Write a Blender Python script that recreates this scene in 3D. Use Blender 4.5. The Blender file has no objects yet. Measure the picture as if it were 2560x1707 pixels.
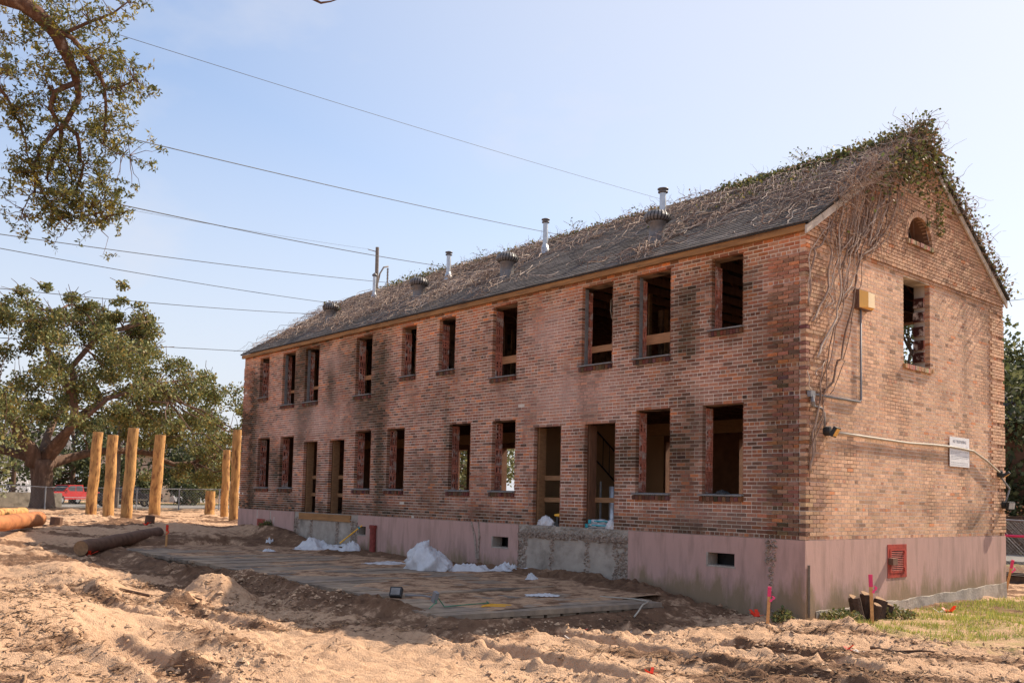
import bpy, math, random
import numpy as np
from mathutils import Vector, Matrix
R = random.Random(7)
NR = np.random.default_rng(11)
SC = bpy.context.scene
COL = SC.collection
# ------------------------------------------------------------------ camera
cam = bpy.data.cameras.new('camera'); camo = bpy.data.objects.new('camera', cam); COL.objects.link(camo)
FOC, PY, PITCH, ROLL, YAW = 2290.80, 1088.68, 0.0671, 0.0232, -0.8597
CAM = Vector((8.1449, -13.3042, 0.5831))
cam.sensor_fit = 'HORIZONTAL'; cam.sensor_width = 36.0; cam.lens = FOC / 2560 * 36.0
cam.shift_y = (PY - 853.5) / 2560; cam.clip_start = 0.1; cam.clip_end = 3000
fw = Vector((math.sin(YAW)*math.cos(PITCH), math.cos(YAW)*math.cos(PITCH), math.sin(PITCH)))
rt = Vector((math.cos(YAW), -math.sin(YAW), 0)); up = rt.cross(fw)
r2 = math.cos(ROLL)*rt + math.sin(ROLL)*up; u2 = -math.sin(ROLL)*rt + math.cos(ROLL)*up
camo.matrix_world = Matrix(((r2.x, u2.x, -fw.x, CAM.x), (r2.y, u2.y, -fw.y, CAM.y), (r2.z, u2.z, -fw.z, CAM.z), (0, 0, 0, 1)))
SC.camera = camo
# ------------------------------------------------------------------ sky, sun, exposure
SUN = Vector((1.38, 6.70, 6.35)).normalized()
w = bpy.data.worlds.new('World'); SC.world = w; w.use_nodes = True
nt = w.node_tree; nt.nodes.clear()
out = nt.nodes.new('ShaderNodeOutputWorld'); bg = nt.nodes.new('ShaderNodeBackground'); bg.inputs['Strength'].default_value = 0.135
sky = nt.nodes.new('ShaderNodeTexSky'); sky.sky_type = 'NISHITA'; sky.sun_disc = False
sky.sun_elevation = math.asin(SUN.z); sky.sun_rotation = math.atan2(SUN.x, SUN.y)
sky.air_density = 1.0; sky.dust_density = 1.7; sky.ozone_density = 2.0; sky.altitude = 10
tc = nt.nodes.new('ShaderNodeTexCoord'); mp = nt.nodes.new('ShaderNodeMapping'); mp.inputs['Scale'].default_value = (1.2, 1.6, 3.2)
nz = nt.nodes.new('ShaderNodeTexNoise'); nz.inputs['Scale'].default_value = 1.7; nz.inputs['Detail'].default_value = 6; nz.inputs['Roughness'].default_value = 0.55
cr = nt.nodes.new('ShaderNodeMapRange'); cr.inputs['From Min'].default_value = 0.34; cr.inputs['From Max'].default_value = 0.72
cr.inputs['To Max'].default_value = 0.8
mx = nt.nodes.new('ShaderNodeMix'); mx.data_type = 'RGBA'; mx.inputs['B'].default_value = (3.6, 3.65, 3.95, 1)
L_ = nt.links.new
L_(tc.outputs['Generated'], mp.inputs['Vector']); L_(mp.outputs[0], nz.inputs['Vector']); L_(nz.outputs['Fac'], cr.inputs['Value'])
sx = nt.nodes.new('ShaderNodeSeparateXYZ'); L_(tc.outputs['Generated'], sx.inputs[0])
hz = nt.nodes.new('ShaderNodeMapRange'); hz.interpolation_type = 'SMOOTHSTEP'; hz.inputs['From Min'].default_value = .55; hz.inputs['From Max'].default_value = -.02; hz.inputs['To Max'].default_value = .85
L_(sx.outputs['Z'], hz.inputs['Value'])
dp = nt.nodes.new('ShaderNodeVectorMath'); dp.operation = 'DOT_PRODUCT'; dp.inputs[1].default_value = SUN; L_(tc.outputs['Generated'], dp.inputs[0])
sh = nt.nodes.new('ShaderNodeMapRange'); sh.interpolation_type = 'SMOOTHSTEP'; sh.inputs['From Min'].default_value = .15; sh.inputs['From Max'].default_value = .95; sh.inputs['To Max'].default_value = .75; L_(dp.outputs['Value'], sh.inputs['Value'])
a2 = nt.nodes.new('ShaderNodeMath'); a2.operation = 'MAXIMUM'; L_(sh.outputs[0], a2.inputs[0]); L_(hz.outputs[0], a2.inputs[1])
ad = nt.nodes.new('ShaderNodeMath'); ad.operation = 'MAXIMUM'; L_(cr.outputs[0], ad.inputs[0]); L_(a2.outputs[0], ad.inputs[1])
L_(ad.outputs[0], mx.inputs['Factor']); L_(sky.outputs[0], mx.inputs['A']); L_(mx.outputs['Result'], bg.inputs['Color']); L_(bg.outputs[0], out.inputs[0])
sd = bpy.data.lights.new('sun', 'SUN'); so = bpy.data.objects.new('sun', sd); COL.objects.link(so)
sd.energy = 5.0; sd.angle = math.radians(0.53); sd.color = (1.0, 0.85, 0.67)
so.rotation_euler = SUN.to_track_quat('Z', 'Y').to_euler(); so.location = (0, 0, 40)
SC.view_settings.view_transform = 'Standard'; SC.view_settings.look = 'None'
SC.view_settings.exposure = 0.74; SC.view_settings.gamma = 1.0; SC.view_settings.use_curve_mapping = False

# ------------------------------------------------------------------ helpers
def tag(o, label=None, cat=None, group=None, kind=None):
    if label: o['label'] = label
    if cat: o['category'] = cat
    if group: o['group'] = group
    if kind: o['kind'] = kind
    return o
def empty(name, loc=(0, 0, 0), rz=0.0, label=None, cat=None, group=None):
    o = bpy.data.objects.new(name, None); COL.objects.link(o); o.location = loc; o.rotation_euler = (0, 0, rz); o.empty_display_size = .2
    return tag(o, label, cat, group)
def wloc(o):
    v = Vector((0, 0, 0))
    while o: v = v + Vector(o.location); o = o.parent
    return v
def rot(p, rz):
    c, s = math.cos(rz), math.sin(rz); return (p[0]*c - p[1]*s, p[0]*s + p[1]*c, p[2])
class MB:
    def __init__(s): s.v = []; s.f = []; s.c = []; s.col = (1, 1, 1)
    def add(s, vs, fs, col=None):
        n = len(s.v); s.v.extend(vs); s.f.extend([tuple(i + n for i in f) for f in fs]); s.c.extend([col or s.col] * len(vs))
    def box(s, x0, x1, y0, y1, z0, z1, col=None, M=None):
        vs = [(x0, y0, z0), (x1, y0, z0), (x1, y1, z0), (x0, y1, z0), (x0, y0, z1), (x1, y0, z1), (x1, y1, z1), (x0, y1, z1)]
        if M is not None: vs = [tuple(M @ Vector(v)) for v in vs]
        s.add(vs, [(0, 3, 2, 1), (4, 5, 6, 7), (0, 1, 5, 4), (1, 2, 6, 5), (2, 3, 7, 6), (3, 0, 4, 7)], col); return s
    def poly(s, pts, col=None): s.add(list(pts), [tuple(range(len(pts)))], col); return s
    def tube(s, pts, rad, n=6, col=None, cap=True):
        P = [Vector(p) for p in pts]; k = len(P)
        if not hasattr(rad, '__len__'): rad = [rad] * k
        vs = []; fs = []; ref = None
        for i in range(k):
            t = (P[min(i+1, k-1)] - P[max(i-1, 0)])
            if t.length < 1e-9: t = Vector((0, 0, 1))
            t.normalize()
            if ref is None: ref = t.orthogonal().normalized()
            a = (ref - t * ref.dot(t))
            if a.length < 1e-6: a = t.orthogonal()
            a.normalize(); b = t.cross(a); ref = a
            for j in range(n):
                q = 2*math.pi*j/n; vs.append(tuple(P[i] + (a*math.cos(q) + b*math.sin(q))*rad[i]))
        for i in range(k-1):
            for j in range(n):
                j2 = (j+1) % n; fs.append((i*n+j, i*n+j2, (i+1)*n+j2, (i+1)*n+j))
        if cap: fs.append(tuple(range(n))[::-1]); fs.append(tuple((k-1)*n+j for j in range(n)))
        s.add(vs, fs, col); return s
    def lathe(s, prof, n=20, col=None, c=(0, 0, 0)):
        vs = []; fs = []
        for r, z in prof:
            for j in range(n):
                q = 2*math.pi*j/n; vs.append((c[0]+r*math.cos(q), c[1]+r*math.sin(q), c[2]+z))
        for i in range(len(prof)-1):
            for j in range(n):
                j2 = (j+1) % n; fs.append((i*n+j, i*n+j2, (i+1)*n+j2, (i+1)*n+j))
        s.add(vs, fs, col); return s
    def prism(s, prof, y0, y1, axis='y', col=None):
        n = len(prof)
        f = (lambda p, t: (p[0], t, p[1])) if axis == 'y' else (lambda p, t: (t, p[0], p[1]))
        vs = [f(p, y0) for p in prof] + [f(p, y1) for p in prof]
        fs = [tuple(range(n)), tuple(range(2*n-1, n-1, -1))] + [(i, (i+1) % n, n+(i+1) % n, n+i)[::-1] for i in range(n)]
        s.add(vs, fs, col); return s
    def build(s, name, mat, parent=None, org=None, smooth=False, local=False, **kw):
        me = bpy.data.meshes.new(name)
        if parent is not None: o0 = Vector((0, 0, 0)) if local else wloc(parent)
        else: o0 = Vector(org) if org is not None else Vector((0, 0, 0))
        V = np.array(s.v, dtype=np.float32).reshape(-1, 3)
        if not local: V = V - np.array(o0, dtype=np.float32)
        me.from_pydata(V.tolist(), [], s.f)
        a = me.attributes.new('Col', 'FLOAT_COLOR', 'POINT')
        C = np.ones((len(s.v), 4), np.float32); C[:, :3] = np.array(s.c, dtype=np.float32).reshape(-1, 3); a.data.foreach_set('color', C.ravel())
        if smooth: me.polygons.foreach_set('use_smooth', [True]*len(me.polygons))
        me.materials.append(mat); me.update()
        o = bpy.data.objects.new(name, me); COL.objects.link(o)
        if parent is not None: o.parent = parent
        elif org is not None: o.location = org
        return tag(o, kw.get('label'), kw.get('cat'), kw.get('group'), kw.get('kind'))
def link_copy(o, parent=None):
    c = o.copy(); COL.objects.link(c); c.parent = parent
    for ch in o.children: link_copy(ch, c)
    return c

def vn(x, y, seed=0):
    xi = np.floor(x).astype(np.int64); yi = np.floor(y).astype(np.int64); fx = x - xi; fy = y - yi
    fx = fx*fx*(3-2*fx); fy = fy*fy*(3-2*fy)
    def h(a, b):
        n = (a*374761393 + b*668265263 + seed*974634577) & 0x7fffffff
        n = ((n ^ (n >> 13)) * 1274126177) & 0x7fffffff
        return ((n ^ (n >> 16)) & 0xffff) / 65535.0
    return (h(xi, yi)*(1-fx) + h(xi+1, yi)*fx)*(1-fy) + (h(xi, yi+1)*(1-fx) + h(xi+1, yi+1)*fx)*fy
def fbm(x, y, seed=0, o=4, g=.5):
    t = 0; a = 1; n = 0
    for i in range(o): t = t + a*vn(x*2**i, y*2**i, seed+i*17); n += a; a *= g
    return t/n
def ss(a, b, x):
    t = np.clip((x-a)/(b-a), 0, 1); return t*t*(3-2*t)

# ------------------------------------------------------------------ materials
def mat(name, base=(.5, .5, .5), rough=.8, attr=False, var=0.25, vs=6.0, bump=0.2, bs=40.0, metal=0.0, second=None, s2=2.0, lo=.5, hi=.65, stretch=(1, 1, 1), trans=0.0, spec=0.3, emit=None):
    m = bpy.data.materials.new(name); m.use_nodes = True; t = m.node_tree; N = t.nodes; b = N['Principled BSDF']
    b.inputs['Roughness'].default_value = rough; b.inputs['Metallic'].default_value = metal; b.inputs['Specular IOR Level'].default_value = spec
    g = N.new('ShaderNodeNewGeometry'); mpn = N.new('ShaderNodeMapping'); mpn.inputs['Scale'].default_value = stretch
    t.links.new(g.outputs['Position'], mpn.inputs['Vector'])
    if attr:
        a = N.new('ShaderNodeAttribute'); a.attribute_name = 'Col'; col = a.outputs['Color']
        mm = N.new('ShaderNodeMix'); mm.data_type = 'RGBA'; mm.blend_type = 'MULTIPLY'; mm.inputs['Factor'].default_value = 1
        mm.inputs['B'].default_value = (*base, 1); t.links.new(col, mm.inputs['A']); col = mm.outputs['Result']
    else:
        c = N.new('ShaderNodeRGB'); c.outputs[0].default_value = (*base, 1); col = c.outputs[0]
    if second is not None:
        n2 = N.new('ShaderNodeTexNoise'); n2.inputs['Scale'].default_value = s2; n2.inputs['Detail'].default_value = 7; n2.inputs['Roughness'].default_value = .62
        t.links.new(mpn.outputs[0], n2.inputs['Vector'])
        r = N.new('ShaderNodeMapRange'); r.inputs['From Min'].default_value = lo; r.inputs['From Max'].default_value = hi; t.links.new(n2.outputs['Fac'], r.inputs['Value'])
        m2 = N.new('ShaderNodeMix'); m2.data_type = 'RGBA'; m2.inputs['B'].default_value = (*second, 1)
        t.links.new(r.outputs[0], m2.inputs['Factor']); t.links.new(col, m2.inputs['A']); col = m2.outputs['Result']
    if var:
        n1 = N.new('ShaderNodeTexNoise'); n1.inputs['Scale'].default_value = vs; n1.inputs['Detail'].default_value = 5
        t.links.new(mpn.outputs[0], n1.inputs['Vector'])
        r1 = N.new('ShaderNodeMapRange'); r1.inputs['From Min'].default_value = .25; r1.inputs['From Max'].default_value = .75
        r1.inputs['To Min'].default_value = 1-var; r1.inputs['To Max'].default_value = 1+var; t.links.new(n1.outputs['Fac'], r1.inputs['Value'])
        m1 = N.new('ShaderNodeVectorMath'); m1.operation = 'MULTIPLY'; t.links.new(col, m1.inputs[0]); t.links.new(r1.outputs[0], m1.inputs[1]); col = m1.outputs[0]
    t.links.new(col, b.inputs['Base Color'])
    if bump:
        nb = N.new('ShaderNodeTexNoise'); nb.inputs['Scale'].default_value = bs; nb.inputs['Detail'].default_value = 4
        t.links.new(mpn.outputs[0], nb.inputs['Vector'])
        bp = N.new('ShaderNodeBump'); bp.inputs['Strength'].default_value = bump; bp.inputs['Distance'].default_value = .02
        t.links.new(nb.outputs['Fac'], bp.inputs['Height']); t.links.new(bp.outputs[0], b.inputs['Normal'])
    if trans:
        tr = N.new('ShaderNodeBsdfTranslucent'); t.links.new(col, tr.inputs['Color']); ms = N.new('ShaderNodeMixShader'); ms.inputs[0].default_value = trans
        t.links.new(b.outputs[0], ms.inputs[1]); t.links.new(tr.outputs[0], ms.inputs[2]); t.links.new(ms.outputs[0], N['Material Output'].inputs['Surface'])
    m.use_fake_user = False
    return m
M = {}
M['brick'] = mat('brick', (1, 1, 1), .9, True, .22, 18, .35, 60)
M['mortar'] = mat('mortar', (.74, .65, .57), .95, True, .2, 5, .2, 50, second=(.20, .145, .11), s2=1.1, lo=.50, hi=.68, stretch=(1, 1, .5))
M['tile'] = mat('clay_tile', (.50, .19, .13), .85, True, .2, 14, .25, 50, second=(.55, .45, .40), s2=5, lo=.50, hi=.62)
M['plaster'] = mat('pink_plaster', (.47, .30, .262), .9, False, .14, 1.8, .2, 30, second=(.25, .165, .14), s2=1.8, lo=.47, hi=.70, stretch=(1.8, 1.8, .30))
def mildew(m):
    t = m.node_tree; N = t.nodes; b = N['Principled BSDF']; src = b.inputs['Base Color'].links[0].from_socket; g = N.new('ShaderNodeNewGeometry'); sx = N.new('ShaderNodeSeparateXYZ'); t.links.new(g.outputs['Position'], sx.inputs[0])
    mp_ = N.new('ShaderNodeMapping'); mp_.inputs['Scale'].default_value = (1.5, 1.5, .45); t.links.new(g.outputs['Position'], mp_.inputs['Vector'])
    n = N.new('ShaderNodeTexNoise'); n.inputs['Scale'].default_value = 1.5; n.inputs['Detail'].default_value = 8; n.inputs['Roughness'].default_value = .7; t.links.new(mp_.outputs[0], n.inputs['Vector'])
    r = N.new('ShaderNodeMapRange'); r.inputs['From Min'].default_value = -.15; r.inputs['From Max'].default_value = -1.1; r.inputs['To Min'].default_value = -.25; r.inputs['To Max'].default_value = .21; t.links.new(sx.outputs['Z'], r.inputs['Value'])
    a = N.new('ShaderNodeMath'); a.operation = 'ADD'; t.links.new(n.outputs['Fac'], a.inputs[0]); t.links.new(r.outputs[0], a.inputs[1])
    q = N.new('ShaderNodeMapRange'); q.inputs['From Min'].default_value = .52; q.inputs['From Max'].default_value = .68; q.inputs['To Max'].default_value = .8; t.links.new(a.outputs[0], q.inputs['Value'])
    x = N.new('ShaderNodeMix'); x.data_type = 'RGBA'; x.inputs['B'].default_value = (.21, .155, .085, 1); t.links.new(q.outputs[0], x.inputs['Factor']); t.links.new(src, x.inputs['A']); t.links.new(x.outputs['Result'], b.inputs['Base Color'])
mildew(M['plaster'])
M['concrete'] = mat('concrete', (.36, .315, .27), .95, False, .25, 3, .45, 25, second=(.16, .13, .105), s2=2.2, lo=.5, hi=.75)
M['crust'] = mat('plaster_crust', (.36, .29, .24), .95, False, .35, 22, .8, 40, second=(.20, .145, .115), s2=14, lo=.5, hi=.62)
M['sill'] = mat('slate_sill', (.20, .20, .20), .7, False, .25, 12, .3, 40)
M['fascia'] = mat('fascia_wood', (.31, .155, .058), .75, False, .3, 4, .2, 30, second=(.14, .07, .03), s2=3, lo=.52, hi=.7, stretch=(.4, 1, 3))
M['rake'] = mat('weathered_white_board', (.50, .44, .38), .8, False, .25, 6, .2, 40, second=(.22, .17, .13), s2=5, lo=.55, hi=.75)
M['wood'] = mat('raw_lumber', (.27, .15, .075), .8, False, .25, 8, .2, 50, stretch=(1, 1, 4))
M['darkwood'] = mat('brown_wood', (.17, .085, .05), .85, False, .3, 6, .2, 50, stretch=(3, 3, .6))
M['lumber'] = mat('board', (.37, .19, .095), .8, False, .25, 9, .2, 50, stretch=(.6, 3, 3))
M['shingle'] = mat('asphalt_shingle', (1, 1, 1), .92, True, .3, 20, .3, 150)
M['felt'] = mat('roof_felt', (.05, .05, .05), .9)
M['interior'] = mat('stained_interior', (.30, .20, .14), .95, False, .4, 3, .3, 20, second=(.05, .035, .028), s2=2.0, lo=.45, hi=.6)
M['tan'] = mat('tan_gypsum', (.52, .34, .19), .9, False, .1, 2, .05, 20)
M['floor'] = mat('old_floor', (.17, .12, .085), .9, False, .3, 4)
M['galv'] = mat('galvanised_metal', (.50, .52, .55), .42, False, .2, 12, .08, 60, metal=.75, spec=.5)
M['vent'] = mat('brown_vent_metal', (.16, .155, .16), .5, False, .25, 14, .1, 60, metal=.3, second=(.24, .20, .175), s2=8, lo=.55, hi=.75)
M['black'] = mat('black_plastic', (.025, .027, .03), .5, False, .2)
M['iron'] = mat('black_iron', (.02, .02, .022), .55, False, .2)
M['stem'] = mat('vine_stem', (1, 1, 1), .85, True, .25, 25, .2, 80)
M['leafvine'] = mat('vine_leaf', (1, 1, 1), .6, True, .15, 5, 0, trans=.3)
M['leaf'] = mat('oak_leaf', (.93, .95, .9), .55, True, .15, 3, 0, trans=.32)
M['bark'] = mat('bark', (.12, .075, .055), .95, False, .35, 4, .9, 14, second=(.20, .13, .095), s2=6, lo=.5, hi=.7, stretch=(1, 1, .35))
M['barknear'] = mat('branch_bark', (.115, .062, .042), .95, False, .35, 20, .8, 40, second=(.24, .17, .13), s2=14, lo=.52, hi=.68)
M['pile'] = mat('timber_pile', (.46, .25, .09), .8, False, .35, 4, .5, 25, second=(.20, .085, .035), s2=4.2, lo=.50, hi=.64, stretch=(2, 2, .6))
M['redlog'] = mat('peeled_red_log', (.38, .145, .055), .8, False, .3, 4, .3, 25, second=(.20, .07, .03), s2=3, lo=.5, hi=.7)
M['darklog'] = mat('dark_log', (.135, .075, .05), .9, False, .35, 5, .4, 25)
M['endgrain'] = mat('end_grain', (.27, .16, .085), .85, False, .25, 14)
M['mat'] = mat('weathered_mat_timber', (1, 1, 1), .95, True, .3, 6, .4, 30, second=(.34, .25, .175), s2=.9, lo=.40, hi=.60)
M['stake'] = mat('stake_wood', (.58, .30, .12), .8, False, .2, 20)
M['pink'] = mat('pink_ribbon', (.85, .07, .20), .5, False, .1, trans=.2)
M['redflag'] = mat('red_flag', (.80, .05, .02), .5, False, .1, trans=.2)
M['plastic'] = mat('white_plastic', (.80, .80, .83), .22, False, .10, 9, .35, 18, trans=.35, spec=.6)
M['teal'] = mat('teal_print', (.03, .33, .40), .5, False, .1)
M['white'] = mat('white_paint', (.72, .72, .74), .6, False, .08)
M['ink'] = mat('grey_ink', (.30, .31, .34), .7, False, 0, 1, 0)
M['redpaint'] = mat('red_paint', (.36, .05, .035), .6, False, .25, 9, .15, 40, second=(.18, .03, .025), s2=7, lo=.5, hi=.7)
M['redlight'] = mat('worn_red_paint', (.50, .16, .13), .6, False, .25, 9)
M['conduit'] = mat('conduit_metal', (.20, .205, .22), .6, False, .15, 8, .05, metal=.0)
M['amber'] = mat('amber_lens', (.90, .50, .10), .35, False, .08, 4, 0, trans=.15, spec=.5)
M['amber_lit'] = mat('amber_lens_lit', (.93, .74, .46), .4, False, .06, 4, 0, trans=.15)  # sun-facing sides of the amber lens, coloured paler to look lit
M['lampbox'] = mat('lamp_housing', (.16, .09, .065), .6, False, .2)
M['yellow'] = mat('yellow_handle', (.80, .42, .04), .5, False, .1)
M['rust'] = mat('rust_pipe', (.23, .05, .04), .8, False, .35, 12)
M['hose'] = mat('pale_hose', (.42, .375, .31), .6, False, .1)
M['green'] = mat('green_cord', (.03, .20, .11), .5, False, .1)
M['sandobj'] = mat('sand_clod', (.50, .335, .215), .95, False, .3, 12, .4, 60, second=(.24, .135, .08), s2=1.2, lo=.5, hi=.62)
M['twig'] = mat('twig', (1, 1, 1), .95, True, .3, 10, 0)
M['grass'] = mat('grass_blade', (1, 1, 1), .7, True, .15, 2, 0, trans=.3)
M['stump'] = mat('stump_bark', (.075, .045, .032), .95, False, .4, 10, .6, 25)
M['road'] = mat('road_surface', (.20, .185, .17), .95, False, .2, 2, .2, 30)
M['fencewire'] = mat('fence_wire', (.28, .29, .31), .55, False, .1, metal=.3)
M['pole'] = mat('grey_pole', (.19, .165, .15), .85, False, .25, 5)
M['wire'] = mat('power_wire', (.03, .03, .035), .6, False, 0, 1, 0)
M['carblack'] = mat('dark_paint', (.012, .014, .022), .18, False, 0, 1, 0, spec=.6)
M['carred'] = mat('red_car_paint', (.42, .02, .02), .2, False, 0, 1, 0, spec=.6)
M['glass'] = mat('car_glass', (.05, .06, .075), .08, False, 0, 1, 0, spec=.7)
M['tyre'] = mat('tyre_rubber', (.015, .015, .015), .85, False, .2)
M['chrome'] = mat('chrome', (.6, .6, .62), .2, False, 0, 1, 0, metal=1.0)
M['taillight'] = mat('tail_light', (.5, .02, .02), .3, False, 0, 1, 0)
M['siding'] = mat('white_siding', (.62, .62, .63), .7, False, .1, 2)
M['siding2'] = mat('tan_siding', (.45, .36, .28), .7, False, .1, 2)
M['houseroof'] = mat('house_roof', (.12, .11, .11), .9, False, .2, 3)
M['redbrick'] = mat('brown_brick', (.20, .105, .065), .9, False, .25, 5, .3, 20)
M['hedge'] = mat('dry_hedge_leaf', (1, 1, 1), .8, True, .2, 3, 0, trans=.2)
M['steel'] = mat('rusted_steel', (.10, .075, .065), .6, False, .3, 8, metal=.5)

# sand ground: tan sand, dark organic dirt with painted shade, grass area
def sand_material():
    m = bpy.data.materials.new('sandy_ground'); m.use_nodes = True; t = m.node_tree; N = t.nodes; b = N['Principled BSDF']
    b.inputs['Roughness'].default_value = .97; b.inputs['Specular IOR Level'].default_value = .12
    g = N.new('ShaderNodeNewGeometry'); lk = t.links.new
    def noise(sc, det=6, ro=.6, st=(1, 1, 1)):
        mp = N.new('ShaderNodeMapping'); mp.inputs['Scale'].default_value = st; lk(g.outputs['Position'], mp.inputs['Vector'])
        n = N.new('ShaderNodeTexNoise'); n.inputs['Scale'].default_value = sc; n.inputs['Detail'].default_value = det; n.inputs['Roughness'].default_value = ro; lk(mp.outputs[0], n.inputs['Vector']); return n.outputs['Fac']
    def rng(v, a, b_, c=0, d=1):
        r = N.new('ShaderNodeMapRange'); r.inputs['From Min'].default_value = a; r.inputs['From Max'].default_value = b_; r.inputs['To Min'].default_value = c; r.inputs['To Max'].default_value = d; lk(v, r.inputs['Value']); return r.outputs[0]
    def mix(f, A, B):
        x = N.new('ShaderNodeMix'); x.data_type = 'RGBA'; lk(f, x.inputs['Factor'])
        for i, q in (('A', A), ('B', B)):
            if isinstance(q, tuple): x.inputs[i].default_value = (*q, 1)
            else: lk(q, x.inputs[i])
        return x.outputs['Result']
    at = N.new('ShaderNodeAttribute'); at.attribute_name = 'Col'
    sp = N.new('ShaderNodeSeparateColor'); lk(at.outputs['Color'], sp.inputs[0])
    c = mix(rng(noise(.8), .35, .65), (.575, .375, .24), (.50, .32, .205))
    c = mix(rng(noise(9, 5, .7), .48, .7), c, (.36, .22, .135))
    c = mix(rng(noise(45, 3, .7), .60, .74), c, (.22, .13, .08))
    c = mix(rng(noise(38, 3, .7), .64, .78), c, (.60, .43, .30))
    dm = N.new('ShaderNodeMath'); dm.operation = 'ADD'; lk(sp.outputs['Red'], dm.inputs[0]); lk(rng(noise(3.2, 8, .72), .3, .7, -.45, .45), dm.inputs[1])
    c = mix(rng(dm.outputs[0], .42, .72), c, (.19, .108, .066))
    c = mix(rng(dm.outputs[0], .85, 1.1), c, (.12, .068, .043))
    gm = N.new('ShaderNodeMath'); gm.operation = 'ADD'; lk(sp.outputs['Green'], gm.inputs[0]); lk(rng(noise(2.5, 6, .7), .3, .7, -.3, .3), gm.inputs[1])
    c = mix(rng(gm.outputs[0], .4, .75), c, (.26, .23, .085))
    lk(c, b.inputs['Base Color'])
    bp = N.new('ShaderNodeBump'); bp.inputs['Strength'].default_value = .8; bp.inputs['Distance'].default_value = .035
    ad = N.new('ShaderNodeMath'); ad.operation = 'ADD'; lk(noise(14, 6, .65), ad.inputs[0]); lk(noise(60, 3, .6), ad.inputs[1]); lk(ad.outputs[0], bp.inputs['Height'])
    lk(bp.outputs[0], b.inputs['Normal'])
    return m
M['sand'] = sand_material()

# ------------------------------------------------------------------ ground
LEN, WID, CO = 21.314, 7.933, .0677
def mound(x, y, cx, cy, rx, ry, h, p=1.0, a=0):
    c, s = math.cos(a), math.sin(a); dx, dy = (x-cx)*c + (y-cy)*s, -(x-cx)*s + (y-cy)*c
    return h*np.exp(-((dx/rx)**2 + (dy/ry)**2)**p)
def gbase(x, y):
    z = -1.295 + .0*x
    z = z + .62*ss(-13.5, -25, x)*ss(-11, -5.5, y) + .45*ss(-13, -32, x)*(1-ss(-11, -5.5, y))
    z = z - .44*ss(-50, -66, x)
    z = z + mound(x, y, -22.4, -2.2, 3.2, 2.0, .16) + mound(x, y, -19.6, -1.6, 1.6, 1.1, .20) + mound(x, y, -18.3, .0, 1.6, .6, .16)
    # dirt banked against the long wall
    z = z + .30*np.exp(-((y+.0)/.55)**2)*ss(-2.8, -5, x)*(1-ss(-20, -23, x))
    z = z + mound(x, y, -3.1, -.5, 1.0, .42, .2) + mound(x, y, -13.4, -.9, 1.1, .5, .2) + mound(x, y, -14.9, -1.2, .8, .4, .12)
    for (qx, qy) in ((-32.2, -1.57), (-29.44, -1.72), (-25.62, -2.28), (-31.91, .94), (-32.2, 3.53), (-26.4, 2.42), (-28, .5), (-34, -.5)): z = z + mound(x, y, qx+.2, qy-.1, .55, .5, .12)
    # spoil heaps in front
    z = z + mound(x, y, -4.75, -10.45, 1.25, 1.35, .52, 1.25) + mound(x, y, -7.6, -9.6, 1.3, 1.0, .25) + mound(x, y, -2.5, -8.72, 2.0, .30, .15, 1.1, .03) + mound(x, y, -10.5, -8.2, 2.2, .5, .22, 1.1, -.15)
    z = z + mound(x, y, -7.1, -6.75, .60, .40, .40, 1.4, .4) + mound(x, y, -6.4, -7.7, .85, .28, .20, 1.3, -.5) + mound(x, y, -8.6, -8.1, 1.0, .32, .22, 1.3, -.4)
    z = z + mound(x, y, -13.2, -7.4, 2.5, .8, .22) + mound(x, y, -3.2, -6.4, 1.5, .35, .10, 1.2, -.1)
    z = z + mound(x, y, 2.1, 2.0, .55, .5, .16) + mound(x, y, 1.0, -.35, .6, .3, .12) + mound(x, y, 3.1, 1.3, .8, .4, .1)
    return z
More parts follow.
